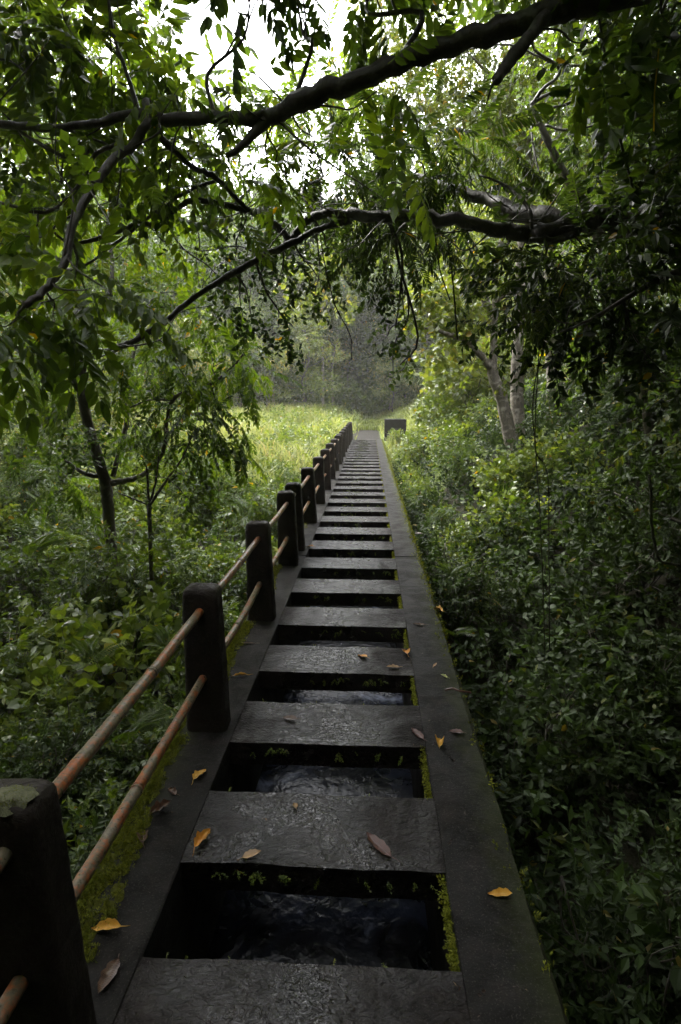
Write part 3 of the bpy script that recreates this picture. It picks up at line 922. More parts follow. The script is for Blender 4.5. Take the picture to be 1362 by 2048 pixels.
# ------------------------------------------------------------------ shrubs and ferns
def shrub_proto(name, label, n, tpl, size, leafmat, h=1.5, r=.8, tint=.45, droop=.1, stems=6, group=None):
    t = empty(name, label, "shrub", (0, 0, 0), group)
    m = MB()
    ends = []
    for i in range(stems):
        a = rng.uniform(0, 2 * PI); rr = r * rng.uniform(.2, .7)
        e = np.array([math.cos(a) * rr, math.sin(a) * rr, h * rng.uniform(.6, .95)])
        pth = twig(m, [math.cos(a) * .05, math.sin(a) * .05, -.05], e, .013, 0, 0)
        ends.append(pth)
        for q in range(3):
            twig(m, pth[rng.integers(4, len(pth))], e + rng.normal(0, .25, 3) * r, .006, 0, 0, 4)
    m.build("stem", ["bark_brown"], t)
    m = MB()
    for i in range(stems + 4):
        if i < stems: c = ends[i][-1] * np.array([1, 1, .85])
        else:
            a = rng.uniform(0, 2 * PI); c = np.array([math.cos(a) * r * .6, math.sin(a) * r * .6, h * rng.uniform(.25, .5)])
        fill_cluster(m, c, np.array([.5, .5, .38]) * r * 1.1, n // (stems + 4), tpl, size, tint + rng.normal(0, .08), droop, .6)
    m.build("foliage", [leafmat], t)
    return t
PROTO = {
    "dark": shrub_proto("leafy_shrub", "", 420, SPRAY_S, .26, "leaf_dark", tint=.5),
    "darkb": shrub_proto("leafy_shrub", "", 260, SPRAY_N, .34, "leaf_dark", h=1.4, tint=.6),
    "broad": shrub_proto("broadleaf_shrub", "", 240, SPRAY_B, .30, "leaf_dark", h=1.3, r=.8, tint=.6),
    "mid": shrub_proto("leafy_shrub", "", 430, SPRAY_S, .27, "leaf_mid", tint=.5),
    "midb": shrub_proto("leafy_shrub", "", 250, SPRAY_N, .36, "leaf_mid", h=1.6, tint=.55),
    "pin": shrub_proto("leafy_shrub", "", 200, PIN_MID, .42, "leaf_mid", h=1.7, tint=.5),
    "bright": shrub_proto("broadleaf_shrub", "", 300, SPRAY_B, .34, "leaf_bright", h=1.2, r=.9, tint=.5),
    "olive": shrub_proto("broadleaf_shrub", "", 380, SPRAY_B, .36, "leaf_olive", h=2.2, r=1.0, tint=.45),
}
def fern_proto():
    t = empty("fern", "", "fern")
    m = MB()
    n = 9
    a = rng.normal(0, 1.0, n)
    d = np.stack([np.cos(a), np.sin(a), rng.uniform(.2, 1.3, n)], -1)
    m.scatter(FERN, rng.normal(0, .06, (n, 3)), d, np.tile([0, 0, 1.], (n, 1)) + rng.normal(0, .25, (n, 3)), rng.uniform(.4, 1.0, n), .45)
    m.build("frond", ["leaf_mid"], t)
    return t
FPROTO = fern_proto()
used_proto = set()
def put(kind, x, y, scale, label, group=None, dz=0.0, rot=None):
    src = PROTO[kind] if kind != "fern" else FPROTO
    loc = (x, y, float(ground_z(x, y)) + dz)
    rot = rng.uniform(0, 2 * PI) if rot is None else rot
    if kind not in used_proto:
        used_proto.add(kind)
        src.location = loc; src.rotation_euler = (0, 0, rot); src.scale = (scale,) * 3
        src["label"] = label
        if group: src["group"] = group
        return src
    return dup(src, loc, rot, scale, label, group)
ORD = ["first", "second", "third", "fourth", "fifth", "sixth", "seventh", "eighth", "ninth", "tenth", "eleventh", "twelfth", "thirteenth", "fourteenth", "fifteenth", "sixteenth", "seventeenth", "eighteenth", "nineteenth", "twentieth", "twenty-first", "twenty-second", "twenty-third", "twenty-fourth"]
TONE = {"broad": "dark broad-leaved", "dark": "dark small-leaved", "darkb": "dark long-leaved", "mid": "green small-leaved", "midb": "green long-leaved", "pin": "feathery green", "bright": "bright broad-leaved", "olive": "yellowish broad-leaved"}
ROWL = ["against the deck", "a step out", "two steps out", "well out", "far out"]
ROWR = ["against the deck", "a step up the bank", "halfway up the bank", "high on the bank", "at the top of the bank"]
# hollow on the railing side
for j, y in enumerate(np.arange(.9, 13.5, 1.25)):
    for r_, x in enumerate((-1.75, -2.9, -4.2, -5.8, -7.6)):
        if r_ > 2 and (-x) > .75 * y + 2.0: continue
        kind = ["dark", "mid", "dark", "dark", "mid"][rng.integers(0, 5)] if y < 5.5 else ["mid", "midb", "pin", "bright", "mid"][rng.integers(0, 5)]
        sc = rng.uniform(.75, 1.15) * (.95 if r_ == 0 else 1.05) * (.78 if y > 8.5 else 1)
        put(kind, x + rng.normal(0, .25), y + rng.normal(0, .25), sc,
            f"{TONE[kind]} shrub {ROWL[r_]} on the railing side, {ORD[j]} along", "shrubs in the hollow on the railing side")
# bank on the open side
for j, y in enumerate(np.arange(.7, 16.5, 1.2)):
    for r_, x in enumerate((1.25, 2.25, 3.4, 4.7, 6.2)):
        if r_ > 2 and x > .75 * y + 2.2: continue
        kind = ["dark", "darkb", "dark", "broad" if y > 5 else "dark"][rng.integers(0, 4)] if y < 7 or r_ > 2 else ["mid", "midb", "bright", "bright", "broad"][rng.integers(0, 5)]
        if 11.2 < y < 13 and r_ == 2: continue
        sc = rng.uniform(.75, 1.1) * (.7 if r_ == 0 and y > 8 else 1) * (.75 if y > 7 else 1)
        put(kind, x + rng.normal(0, .2), y + rng.normal(0, .25), sc,
            f"{TONE[kind]} shrub {ROWR[r_]} on the open side, {ORD[j]} along", "shrubs on the bank on the open side")
# sunlit plants between the pale trunks and the block
bp = [(1.25, 15.6, .45, "bright"), (1.2, 18.2, .42, "bright"), (1.25, 20.2, .45, "bright"), (1.3, 22.0, .42, "bright"), (1.15, 23.4, .4, "bright"), (1.7, 17.0, .7, "bright"), (2.0, 18.6, .7, "bright"), (1.75, 20.2, .6, "bright"), (2.5, 17.6, 1.05, "bright"), (2.8, 19.2, 1.15, "bright"), (2.3, 20.6, .7, "bright"), (3.0, 21.2, 1.1, "bright"), (2.6, 23.2, .6, "bright"), (3.2, 22.8, .9, "bright"), (3.5, 17.5, 1.5, "olive"), (3.4, 20.0, 1.5, "olive"), (3.3, 15.6, .8, "bright"), (4.2, 21.5, 1.2, "olive"), (4.6, 24.0, 1.4, "olive"), (4.0, 26.5, 1.2, "olive"), (4.8, 18.4, 1.1, "olive"), (2.2, 16.0, .7, "bright")]
for j, (x, y, s_, k_) in enumerate(bp):
    put(k_, x, y, s_, f"{TONE[k_]} plant on the sunlit bank before the concrete block, {ORD[j]} along", "sunlit plants by the concrete block")
mp = [(-3.6, 12.6, .9), (-5.6, 12.2, 1.0), (-7.4, 13.4, 1.1), (-4.4, 10.4, .9), (-9.4, 14.6, 1.2), (-4.5, 15.5, .8), (-6.5, 17.5, .8), (-3.0, 17.0, .6), (-8.5, 20.0, 1.0), (-5.0, 22.0, .7), (-10.5, 17.0, 1.1), (-12.5, 23.0, 1.2), (-2.4, 20.5, .5), (-9.0, 27.0, 1.0), (-15.0, 20.0, 1.3)]
for j, (x, y, s_) in enumerate(mp):
    put("bright" if j % 2 else "midb", x, y, s_, f"{TONE['bright' if j % 2 else 'midb']} bush standing in the meadow grass, {ORD[j]} from the viewer", "bushes in the meadow")
ff = [(265, 1470, 3.0, .32, "fern with bright fronds just under the upper pipe"), (175, 1330, 3.8, .38, "pale fern in the hollow left of the lower railing bay"), (910, 1270, 4.5, .22, "small pale fern at the deck's mossy open edge"), (330, 1290, 4.4, .35, "broad fern behind the railing's first full bay"), (900, 1150, 6.0, .28, "yellow-green fern arching over the open edge by the deck joint"), (60, 1110, 7, .6, "large fern by the base of the forked tree"), (480, 1110, 9, .6, "light fern behind the third railing post")]
for px, py, Y, s_, lab in ff:
    p = at(px, py, Y)
    put("fern", p[0], p[1], s_, lab, None, dz=float(p[2] - ground_z(p[0], p[1])))

# ------------------------------------------------------------------ trees
DENS = 1.6
def K(px, py, Y, rpx, n, tpl, size, tint=.5, droop=.4, flat=.85, deep=1.0):
    r = rpx * Y / 1100.0
    return (at(px, py, Y), np.array([r, r * deep, r * flat]), int(n * DENS), tpl, size, tint, droop)
# the big limb that crosses above the walkway, its tree standing on the bank beside the viewer
L1 = path_px([(1150, 2, 3.5, 0.0638), (1000, 60, 3.5, 0.0561), (850, 105, 3.55, 0.0527), (700, 165, 3.6, 0.0510), (600, 205, 3.7, 0.0527), (535, 237, 3.8, 0.0510), (430, 234, 3.9, 0.0382), (330, 240, 4.0, 0.0382), (285, 226, 4.05, 0.0340), (200, 245, 4.1, 0.0289), (120, 257, 4.15, 0.0255), (0, 248, 4.2, 0.0238), (-120, 238, 4.3, 0.0187)])
b0 = np.array([4.3, 3.0, float(ground_z(4.3, 3.0))])
tr = smooth([b0 - [0, 0, .3], b0 + [-.05, .05, 1.6], b0 + [-.2, .2, 3.6], L1[0][0] + [1.3, -.1, .35], L1[0][0] + [.55, 0, .12], L1[0][0]])
DENS = 1.3
tree("overhanging_tree", "dark mossy tree whose thick topmost limb crosses above the walkway", None, b0,
     [("trunk", tr, np.linspace(.24, .076, len(tr))), ("limb",) + L1,
      ("branch",) + path_px([(1095, 20, 3.5, .042), (1060, 75, 3.42, .034), (1015, 130, 3.35, .03), (990, 160, 3.3, .028)]),
      ("branch",) + path_px([(300, 236, 4.0, .03), (293, 208, 3.92, .03), (296, 240, 3.8, .029), (265, 292, 3.7, .027), (215, 335, 3.55, .026), (150, 440, 3.35, .024), (128, 525, 3.2, .022), (90, 580, 3.1, .02), (50, 612, 3.0, .018)]),
      ("branch",) + path_px([(535, 240, 3.8, .035), (490, 285, 3.75, .024), (455, 312, 3.7, .016)]),
      ("branch",) + path_px([(278, 232, 4.05, .02), (255, 150, 4.1, .014), (228, 70, 4.2, .011), (212, -30, 4.3, .009)]),
      ("branch",) + path_px([(320, 275, 4.0, .02), (380, 330, 4.1, .02), (430, 355, 4.2, .018), (470, 395, 4.3, .016), (505, 428, 4.4, .014)]),
      ("branch",) + path_px([(230, 290, 3.9, .014), (190, 310, 3.9, .015), (150, 380, 3.9, .014), (90, 425, 3.9, .012), (0, 405, 3.9, .01)]),
      ("branch",) + path_px([(40, 262, 4.2, .012), (100, 300, 4.1, .012), (150, 320, 4.1, .011), (180, 300, 4.0, .01)])],
     [K(60, 60, 5.4, 110, 26, PIN_NEAR, .50, .45), K(180, 110, 5.3, 110, 24, PIN_NEAR, .48, .4), K(300, 130, 5.6, 100, 22, PIN_NEAR, .48, .45), K(290, 10, 5.2, 60, 10, SPRAY_N, .42, .3, .5),
      K(80, 180, 5.5, 90, 20, PIN_NEAR, .46, .55), K(210, 180, 5.6, 90, 18, PIN_NEAR, .45, .5), K(40, 340, 5.2, 90, 18, PIN_NEAR, .42, .55), K(150, 350, 5.3, 80, 16, PIN_NEAR, .42, .5),
      K(500, -20, 4.0, 50, 8, PIN_NEAR, .38, .15, .7), K(590, -30, 4.0, 40, 6, PIN_NEAR, .36, .15, .7), K(740, -20, 4.6, 60, 12, PIN_NEAR, .42, .2, .7), K(390, 300, 5.4, 80, 22, PIN_MID, .40, .35), K(290, 330, 5.4, 80, 16, PIN_MID, .42, .6),
      K(20, 650, 3.1, 60, 9, PIN_NEAR, .40, .5, .8), K(110, 620, 3.2, 60, 8, PIN_NEAR, .38, .45, .7), K(150, 560, 3.6, 50, 7, PIN_NEAR, .34, .5), K(20, 520, 3.6, 70, 9, PIN_NEAR, .40, .6),
      K(1330, 40, 3.6, 90, 26, SPRAY_N, .40, .1, .7), K(1290, 140, 3.9, 80, 22, SPRAY_N, .36, .1, .7), K(-40, 100, 5.2, 100, 16, PIN_NEAR, .5, .5)],
     "leaf_glow", "bark_dark")
# second dark tree, lower limb with the knee
L2 = path_px([(1450, 520, 5.0, .16), (1330, 455, 5.0, .12), (1200, 440, 5.0, .085), (1100, 462, 5.0, .07), (1040, 465, 5.05, .06), (960, 450, 5.1, .056), (860, 436, 5.2, .052), (760, 432, 5.3, .05), (680, 428, 5.4, .045), (630, 430, 5.5, .042), (603, 452, 5.5, .038), (582, 482, 5.5, .034)])
b0 = at(1620, 900, 5.2); b0[2] = float(ground_z(b0[0], b0[1]))
tr = smooth([b0 - [0, 0, .3], b0 + [-.05, 0, 1.0], b0 + [-.2, 0, 2.0], L2[0][0] + [.35, 0, -.2], L2[0][0]])
DENS = 0.85
tree("leaning_tree", "dark tree leaning in low from the bank with a kneed limb across the walkway", None, b0,
     [("trunk", tr, np.linspace(.26, .16, len(tr))), ("limb",) + L2,
      ("branch",) + path_px([(582, 482, 5.5, .03), (555, 455, 5.5, .03), (520, 430, 5.5, .03), (465, 414, 5.5, .028), (400, 400, 5.5, .026), (355, 415, 5.5, .024), (320, 450, 5.5, .024), (285, 448, 5.5, .024), (235, 462, 5.5, .022), (150, 488, 5.5, .018), (100, 460, 5.5, .012)]),
      ("branch",) + path_px([(700, 440, 5.4, .03), (640, 458, 5.4, .026), (570, 492, 5.3, .028), (480, 538, 5.2, .027), (400, 587, 5.0, .025), (320, 650, 4.8, .024), (262, 684, 4.7, .026), (228, 698, 4.6, .022)]),
      ("branch",) + path_px([(1250, 428, 5.0, .08), (1120, 436, 5.3, .085), (1040, 425, 5.6, .075), (980, 402, 5.9, .065), (900, 375, 6.3, .045), (830, 350, 6.7, .03)]),
      ("branch",) + path_px([(430, 362, 5.3, .016), (380, 380, 5.4, .018), (330, 412, 5.45, .018), (290, 440, 5.5, .016), (240, 480, 5.4, .014), (170, 530, 5.2, .011), (120, 545, 5.0, .009)]),
      ("branch",) + path_px([(1062, 470, 5.0, .016), (1062, 430, 5.0, .017), (1040, 395, 5.1, .016), (1010, 370, 5.2, .012), (960, 350, 5.3, .008)]),
      ("branch",) + path_px([(1170, 450, 5.0, .035), (1120, 478, 4.95, .03), (1060, 480, 4.95, .02)]),
      ("branch",) + path_px([(1362, 540, 4.6, .03), (1280, 580, 4.5, .022), (1180, 640, 4.4, .012), (1120, 665, 4.4, .007)])],
     [K(560, 460, 6.0, 80, 46, SPRAY_N, .28, .15, .8), K(500, 510, 6.0, 70, 40, SPRAY_N, .26, .15, .8), K(560, 560, 6.0, 70, 34, SPRAY_N, .26, .2, .9), K(500, 620, 5.5, 60, 28, SPRAY_N, .25, .2, .9), K(580, 660, 5.4, 50, 20, SPRAY_N, .24, .15, .9),
      K(680, 490, 6.0, 70, 34, SPRAY_N, .26, .3, .8), K(640, 560, 5.7, 60, 20, SPRAY_N, .24, .3, .8), K(440, 560, 6.0, 60, 26, SPRAY_N, .24, .3, .8),
      K(700, 330, 6.3, 110, 44, FEATHER, .55, .35, .3), K(830, 290, 6.3, 120, 50, FEATHER, .6, .4, .3), K(620, 310, 6.3, 90, 36, FEATHER, .5, .4, .3), K(760, 390, 6.3, 90, 40, FEATHER, .5, .2, .4), K(880, 400, 6.3, 90, 36, FEATHER, .5, .2, .4), K(950, 320, 6.0, 100, 40, FEATHER, .55, .5, .3), K(520, 350, 6.0, 80, 30, PIN_MID, .42, .4, .5),
      K(790, 480, 5.4, 70, 30, FEATHER, .42, .25, .6), K(770, 560, 5.6, 60, 26, SPRAY_N, .24, .25, .9), K(790, 660, 5.8, 45, 22, SPRAY_N, .22, .3, 1.0), K(800, 730, 5.9, 30, 12, SPRAY_N, .2, .4, 1.0),
      K(1100, 560, 5.0, 90, 34, FEATHER, .5, .5, .4), K(1000, 520, 5.2, 70, 26, SPRAY_N, .26, .2, .7), K(1190, 520, 4.8, 100, 40, FEATHER, .5, .35, .4), K(1300, 430, 4.6, 100, 50, SPRAY_N, .3, .15, .6), K(1290, 600, 4.6, 100, 50, SPRAY_N, .3, .15, .6), K(1330, 300, 4.6, 100, 50, SPRAY_N, .3, .2, .6), K(1240, 690, 4.8, 90, 40, SPRAY_N, .28, .2, .6), K(1340, 760, 4.4, 90, 40, SPRAY_N, .28, .2, .6)],
     "leaf_deep", "bark_dark")
# forked tree in the hollow on the railing side
b0 = at(232, 1260, 8.0); b0[2] = float(ground_z(b0[0], b0[1]))
def from_base(lst):
    p, r = path_px(lst)
    p = np.vstack([[b0 - [0, 0, .2]], p]); r = np.concatenate([[r[0] * 1.25], r])
    return p, r
DENS = 0.75
tree("forked_tree", "slender forked tree in the hollow beside the railing, with feathery leaves", None, b0,
     [("trunk",) + from_base([(228, 1180, 8.0, .085), (215, 1000, 7.9, .08), (205, 945, 7.85, .082), (188, 890, 7.8, .078), (172, 830, 7.7, .075), (163, 780, 7.6, .07)]),
      ("limb",) + path_px([(163, 785, 7.6, .05), (130, 740, 7.4, .048), (90, 690, 7.2, .045), (45, 640, 7.0, .04), (-20, 560, 6.8, .03), (-60, 460, 6.8, .02)]),
      ("limb",) + path_px([(163, 785, 7.6, .05), (168, 710, 7.6, .05), (190, 660, 7.7, .045), (210, 610, 7.8, .035), (225, 540, 8.0, .028), (215, 440, 8.2, .02), (240, 330, 8.4, .014)]),
      ("branch",) + path_px([(225, 968, 7.85, .05), (285, 950, 7.7, .036), (325, 905, 7.6, .03), (335, 835, 7.5, .028), (352, 793, 7.4, .026), (420, 768, 7.2, .022), (462, 738, 7.0, .018), (487, 708, 6.9, .012)]),
      ("branch",) + path_px([(225, 955, 7.9, .04), (245, 880, 8.0, .036), (254, 830, 8.1, .034), (250, 790, 8.2, .03), (270, 700, 8.5, .022), (300, 600, 8.8, .016)]),
      ("branch",) + path_px([(205, 955, 7.85, .04), (165, 945, 7.7, .03), (130, 920, 7.6, .018)]),
      ("branch",) + path_px([(345, 800, 7.4, .018), (300, 800, 7.3, .014), (260, 815, 7.2, .008)])],
     [K(90, 30, 9, 110, 50, PIN_MID, .55, .65), K(240, 60, 9, 100, 46, PIN_MID, .55, .65), K(160, 140, 9.2, 100, 46, PIN_MID, .55, .6), K(30, 160, 9, 90, 40, PIN_MID, .55, .65), K(60, 740, 7.2, 100, 60, PIN_MID, .48, .45), K(60, 850, 7.4, 90, 60, SPRAY_S, .34, .4), K(170, 870, 7.6, 80, 90, SPRAY_N, .28, .1, .5), K(330, 860, 7.3, 100, 90, PIN_MID, .36, .2, .4), K(400, 830, 7.2, 70, 50, PIN_MID, .36, .2, .4), K(420, 900, 7.2, 40, 20, PIN_MID, .36, .2, .5), K(470, 880, 7.2, 36, 14, PIN_MID, .4, .35, .6),
      K(300, 730, 7.6, 90, 60, PIN_MID, .44, .45), K(420, 700, 7.2, 90, 56, PIN_MID, .44, .4), K(500, 740, 7.0, 60, 30, PIN_MID, .40, .35), K(360, 620, 8.0, 90, 60, PIN_MID, .46, .5), K(250, 580, 8.2, 90, 50, PIN_MID, .46, .55), K(110, 640, 7.4, 60, 24, PIN_MID, .46, .5),
      K(300, 480, 8.6, 90, 46, PIN_MID, .5, .6), K(180, 420, 8.4, 90, 40, PIN_MID, .5, .6), K(60, 480, 7.4, 90, 34, PIN_MID, .5, .65), K(60, 370, 7.4, 100, 36, PIN_MID, .5, .65), K(390, 520, 8.4, 80, 44, SPRAY_S, .36, .55), K(500, 200, 9, 50, 18, PIN_MID, .5, .6), K(560, 215, 10, 50, 22, PIN_MID, .5, .6), K(640, 170, 10, 50, 24, PIN_MID, .5, .6), K(690, 110, 10.5, 50, 24, PIN_MID, .5, .6), K(700, 220, 10, 50, 22, PIN_MID, .5, .55), K(590, 240, 9, 60, 30, PIN_MID, .5, .55),  K(420, 220, 8.8, 70, 34, PIN_MID, .5, .55), K(340, 170, 8.8, 60, 24, PIN_MID, .5, .6), K(240, 300, 8.6, 100, 44, PIN_MID, .5, .6), K(440, 440, 8.8, 60, 24, SPRAY_S, .36, .6), K(130, 960, 7.6, 70, 34, PIN_MID, .40, .35)],
     "leaf_glow", "bark_brown")
# slim sapling beside it
b0 = at(300, 1200, 7.0); b0[2] = float(ground_z(b0[0], b0[1]))
tree("sapling", "thin many-stemmed sapling between the forked tree and the railing", None, b0,
     [("trunk",) + from_base([(302, 1120, 7.0, .03), (298, 1010, 7.0, .028)]),
      ("branch",) + path_px([(298, 1015, 7.0, .018), (295, 960, 7.0, .014), (292, 930, 7.0, .01)]),
      ("branch",) + path_px([(298, 1015, 7.0, .018), (312, 960, 7.0, .014), (318, 900, 7.0, .008)]),
      ("branch",) + path_px([(300, 1010, 7.0, .02), (330, 965, 6.9, .017), (365, 915, 6.8, .012), (385, 870, 6.7, .007)]),
      ("branch",) + path_px([(296, 1010, 7.0, .014), (260, 995, 7.0, .01), (235, 985, 7.0, .006)])],
     [K(390, 960, 7.0, 50, 22, SPRAY_N, .28, .4), K(410, 1010, 7.0, 60, 40, SPRAY_N, .3, .55), K(330, 1060, 7.0, 60, 30, SPRAY_N, .28, .4)],
     "leaf_mid", "bark_dark")
# pale twin trunk on the bank
b0 = at(1030, 930, 12.0); b0[2] = float(ground_z(b0[0], b0[1])) - .1
DENS = 1.5
tree("twin_trunk_tree", "pale barked tree with two trunks from one foot on the bank", None, b0,
     [("trunk",) + from_base([(1025, 900, 12, .139), (1015, 850, 12, .132), (1003, 795, 12, .119), (986, 745, 12, .106), (988, 690, 12, .079), (990, 620, 12, .066), (992, 540, 12.1, .056), (1010, 440, 12.2, .046), (1015, 330, 12.4, .033), (1000, 220, 12.6, .020)]),
      ("trunk",) + from_base([(1036, 890, 12.2, .158), (1035, 830, 12.3, .145), (1034, 780, 12.3, .132), (1036, 700, 12.3, .119), (1041, 620, 12.4, .106), (1042, 520, 12.5, .092), (1050, 400, 12.6, .073), (1060, 280, 12.8, .053), (1070, 150, 13, .033)]),
      ("branch",) + path_px([(986, 745, 12, .073), (962, 712, 11.9, .066), (935, 685, 11.8, .056), (905, 672, 11.7, .046), (870, 660, 11.6, .033), (830, 652, 11.5, .020)]),
      ("branch",) + path_px([(1034, 775, 12.3, .033), (1018, 766, 12.2, .026), (1002, 752, 12.1, .017)]),
      ("branch",) + path_px([(990, 610, 12, .033), (1012, 588, 11.8, .040), (1050, 572, 11.6, .036), (1075, 558, 11.5, .030), (1096, 538, 11.4, .020), (1130, 500, 11.3, .013)]),
      ("branch",) + path_px([(1055, 360, 12.6, .040), (1090, 260, 12.3, .030), (1130, 200, 12, .020), (1200, 130, 11.8, .013)]),
      ("branch",) + path_px([(1058, 300, 12.7, .033), (1020, 200, 12.4, .026), (960, 130, 12.2, .020), (880, 60, 12, .013)])],
     [K(900, 560, 12, 70, 60, SPRAY_B, .42, .5, .5), K(860, 620, 11.8, 60, 44, SPRAY_B, .4, .55, .6), K(930, 620, 12.2, 60, 46, SPRAY_B, .4, .4, .5), K(880, 700, 11.8, 40, 22, SPRAY_B, .38, .6, .6), K(950, 500, 12.2, 80, 60, SPRAY_S, .42, .4), K(1050, 470, 12.4, 80, 50, SPRAY_S, .42, .35),
      K(770, 40, 12.2, 70, 40, SPRAY_S, .5, .6), K(770, 140, 12.2, 80, 50, SPRAY_S, .5, .6), K(820, 60, 12.4, 80, 46, SPRAY_S, .5, .6), K(690, 190, 12, 60, 34, SPRAY_S, .5, .6), K(790, 240, 12, 80, 46, SPRAY_S, .5, .55), K(860, 180, 12.4, 80, 46, SPRAY_S, .5, .6), K(900, 90, 12.4, 110, 80, SPRAY_S, .5, .45), K(1010, 160, 12.6, 120, 90, SPRAY_S, .5, .45), K(1120, 180, 12.6, 110, 80, SPRAY_S, .5, .4), K(1120, 60, 12.8, 110, 70, SPRAY_S, .5, .4), K(980, 280, 12.8, 100, 70, SPRAY_S, .5, .4), K(1090, 330, 12.8, 110, 80, SPRAY_S, .48, .4), K(1010, 40, 13, 100, 70, SPRAY_S, .5, .5), K(930, 200, 13, 90, 60, SPRAY_S, .5, .55), K(1200, 100, 12, 100, 70, SPRAY_S, .46, .35)],
     "leaf_olive", "bark_pale")
b0 = at(1112, 800, 14.0); b0[2] = float(ground_z(b0[0], b0[1]))
DENS = 1.6
tree("pale_trunk_tree", "single straight pale trunk standing behind the twin-trunk tree", None, b0,
     [("trunk",) + from_base([(1108, 760, 14, .16), (1104, 700, 14, .15), (1098, 620, 14, .14), (1100, 500, 14, .12), (1115, 350, 14.2, .09), (1120, 180, 14.4, .05)]),
      ("branch",) + path_px([(1110, 400, 14.1, .06), (1170, 330, 13.8, .045), (1240, 290, 13.5, .03), (1320, 280, 13.2, .02)]),
      ("branch",) + path_px([(1116, 320, 14.2, .05), (1160, 230, 14, .04), (1230, 170, 13.8, .025)])],
     [K(1180, 350, 13.6, 110, 80, SPRAY_S, .5, .4), K(1250, 270, 13.6, 110, 80, SPRAY_S, .5, .4), K(1230, 420, 13.4, 100, 70, SPRAY_S, .5, .3), K(1300, 180, 13.2, 100, 70, SPRAY_S, .5, .35), K(1180, 240, 13.8, 100, 70, SPRAY_S, .5, .45), K(1150, 560, 13.6, 80, 60, SPRAY_S, .46, .3), K(1180, 660, 13.4, 90, 70, SPRAY_S, .46, .3), K(1140, 760, 13.2, 80, 60, SPRAY_S, .46, .35), K(1250, 760, 12.5, 100, 80, SPRAY_S, .46, .25), K(1250, 560, 12.8, 100, 80, SPRAY_S, .46, .25)],
     "leaf_glow", "bark_pale")
# small-leaved tree whose fine branches fill the gap above the open side
b0 = np.array([4.4, 8.2, float(ground_z(4.4, 8.2))])
DENS = 1.6
tree("fine_branched_tree", "fine branched tree on the open side with thin pale crooked twigs", None, b0,
     [("trunk",) + from_base([(1290, 760, 8.2, .10), (1230, 560, 8.1, .09), (1180, 430, 8.0, .075), (1150, 380, 8.0, .06), (1120, 330, 8.0, .05), (1090, 270, 8.0, .042), (1065, 210, 8.0, .035)]),
      ("branch",) + path_px([(1062, 210, 8, .025), (1085, 180, 7.9, .022), (1120, 140, 7.8, .02), (1070, 100, 7.7, .014), (1065, 70, 7.6, .009)]),
      ("branch",) + path_px([(1062, 208, 8, .022), (1110, 182, 8, .02), (1160, 178, 8.1, .02), (1210, 150, 8.2, .018), (1270, 140, 8.3, .012)]),
      ("branch",) + path_px([(1085, 218, 8, .02), (1140, 205, 7.9, .018), (1200, 160, 7.8, .014)]),
      ("branch",) + path_px([(1090, 250, 8, .016), (1130, 260, 7.9, .014), (1190, 250, 7.8, .013), (1240, 225, 7.7, .01), (1290, 190, 7.7, .007)]),
      ("branch",) + path_px([(1210, 150, 8, .016), (1170, 132, 8, .016), (1110, 128, 8, .014), (1020, 90, 8, .012), (930, 100, 8, .008)]),
      ("branch",) + path_px([(1075, 250, 8, .014), (1063, 255, 8, .014), (1068, 300, 7.9, .014), (1080, 350, 7.8, .01)])],
     [K(1180, 80, 8.4, 90, 40, SPRAY_S, .34, .4), K(1260, 110, 8.4, 90, 40, SPRAY_S, .34, .3), K(1080, 130, 8.6, 70, 26, SPRAY_S, .32, .5), K(1220, 220, 8.6, 80, 34, SPRAY_S, .32, .35), K(1150, 290, 8.8, 70, 26, SPRAY_S, .32, .4), K(1280, 330, 8.2, 90, 50, SPRAY_S, .34, .2), K(1240, 470, 7.8, 90, 50, SPRAY_S, .34, .2), K(1320, 560, 7.8, 100, 60, SPRAY_S, .36, .15), K(1300, 680, 7.8, 90, 60, SPRAY_S, .36, .15), K(1180, 600, 8.2, 80, 44, SPRAY_S, .34, .2)],
     "leaf_glow", "bark_brown")

# yellowish tree farther along the bank, reaching over the walkway
b0 = np.array([5.4, 20.0, float(ground_z(5.4, 20.0))])
tree("yellowish_tree", "yellowish leaved tree reaching out over the far part of the walkway", None, b0,
     [("trunk",) + from_base([(1000, 700, 20, .16), (960, 560, 20, .14), (930, 430, 20, .12)]),
      ("limb",) + path_px([(950, 530, 20, .1), (860, 480, 20, .09), (760, 470, 20, .07), (680, 490, 20, .05), (620, 520, 20, .03)]),
      ("limb",) + path_px([(930, 430, 20, .1), (850, 400, 20, .08), (760, 390, 20, .06), (700, 420, 20, .04)])],
     [K(640, 520, 20, 46, 34, SPRAY_B, .5, .55, .6), K(600, 580, 20, 34, 20, SPRAY_B, .5, .6, .7), K(680, 600, 20, 36, 20, SPRAY_B, .5, .55, .7), K(700, 490, 20, 50, 36, SPRAY_B, .5, .5, .5), K(770, 460, 20, 50, 40, SPRAY_B, .5, .5, .5), K(840, 480, 20, 50, 40, SPRAY_B, .5, .5, .5), K(760, 410, 20, 50, 40, SPRAY_B, .5, .5, .5), K(850, 400, 20, 50, 40, SPRAY_B, .5, .5, .5), K(930, 440, 20, 60, 50, SPRAY_B, .5, .5, .5), K(880, 540, 20, 40, 30, SPRAY_B, .5, .5, .5)],
     "leaf_olive", "bark_brown")
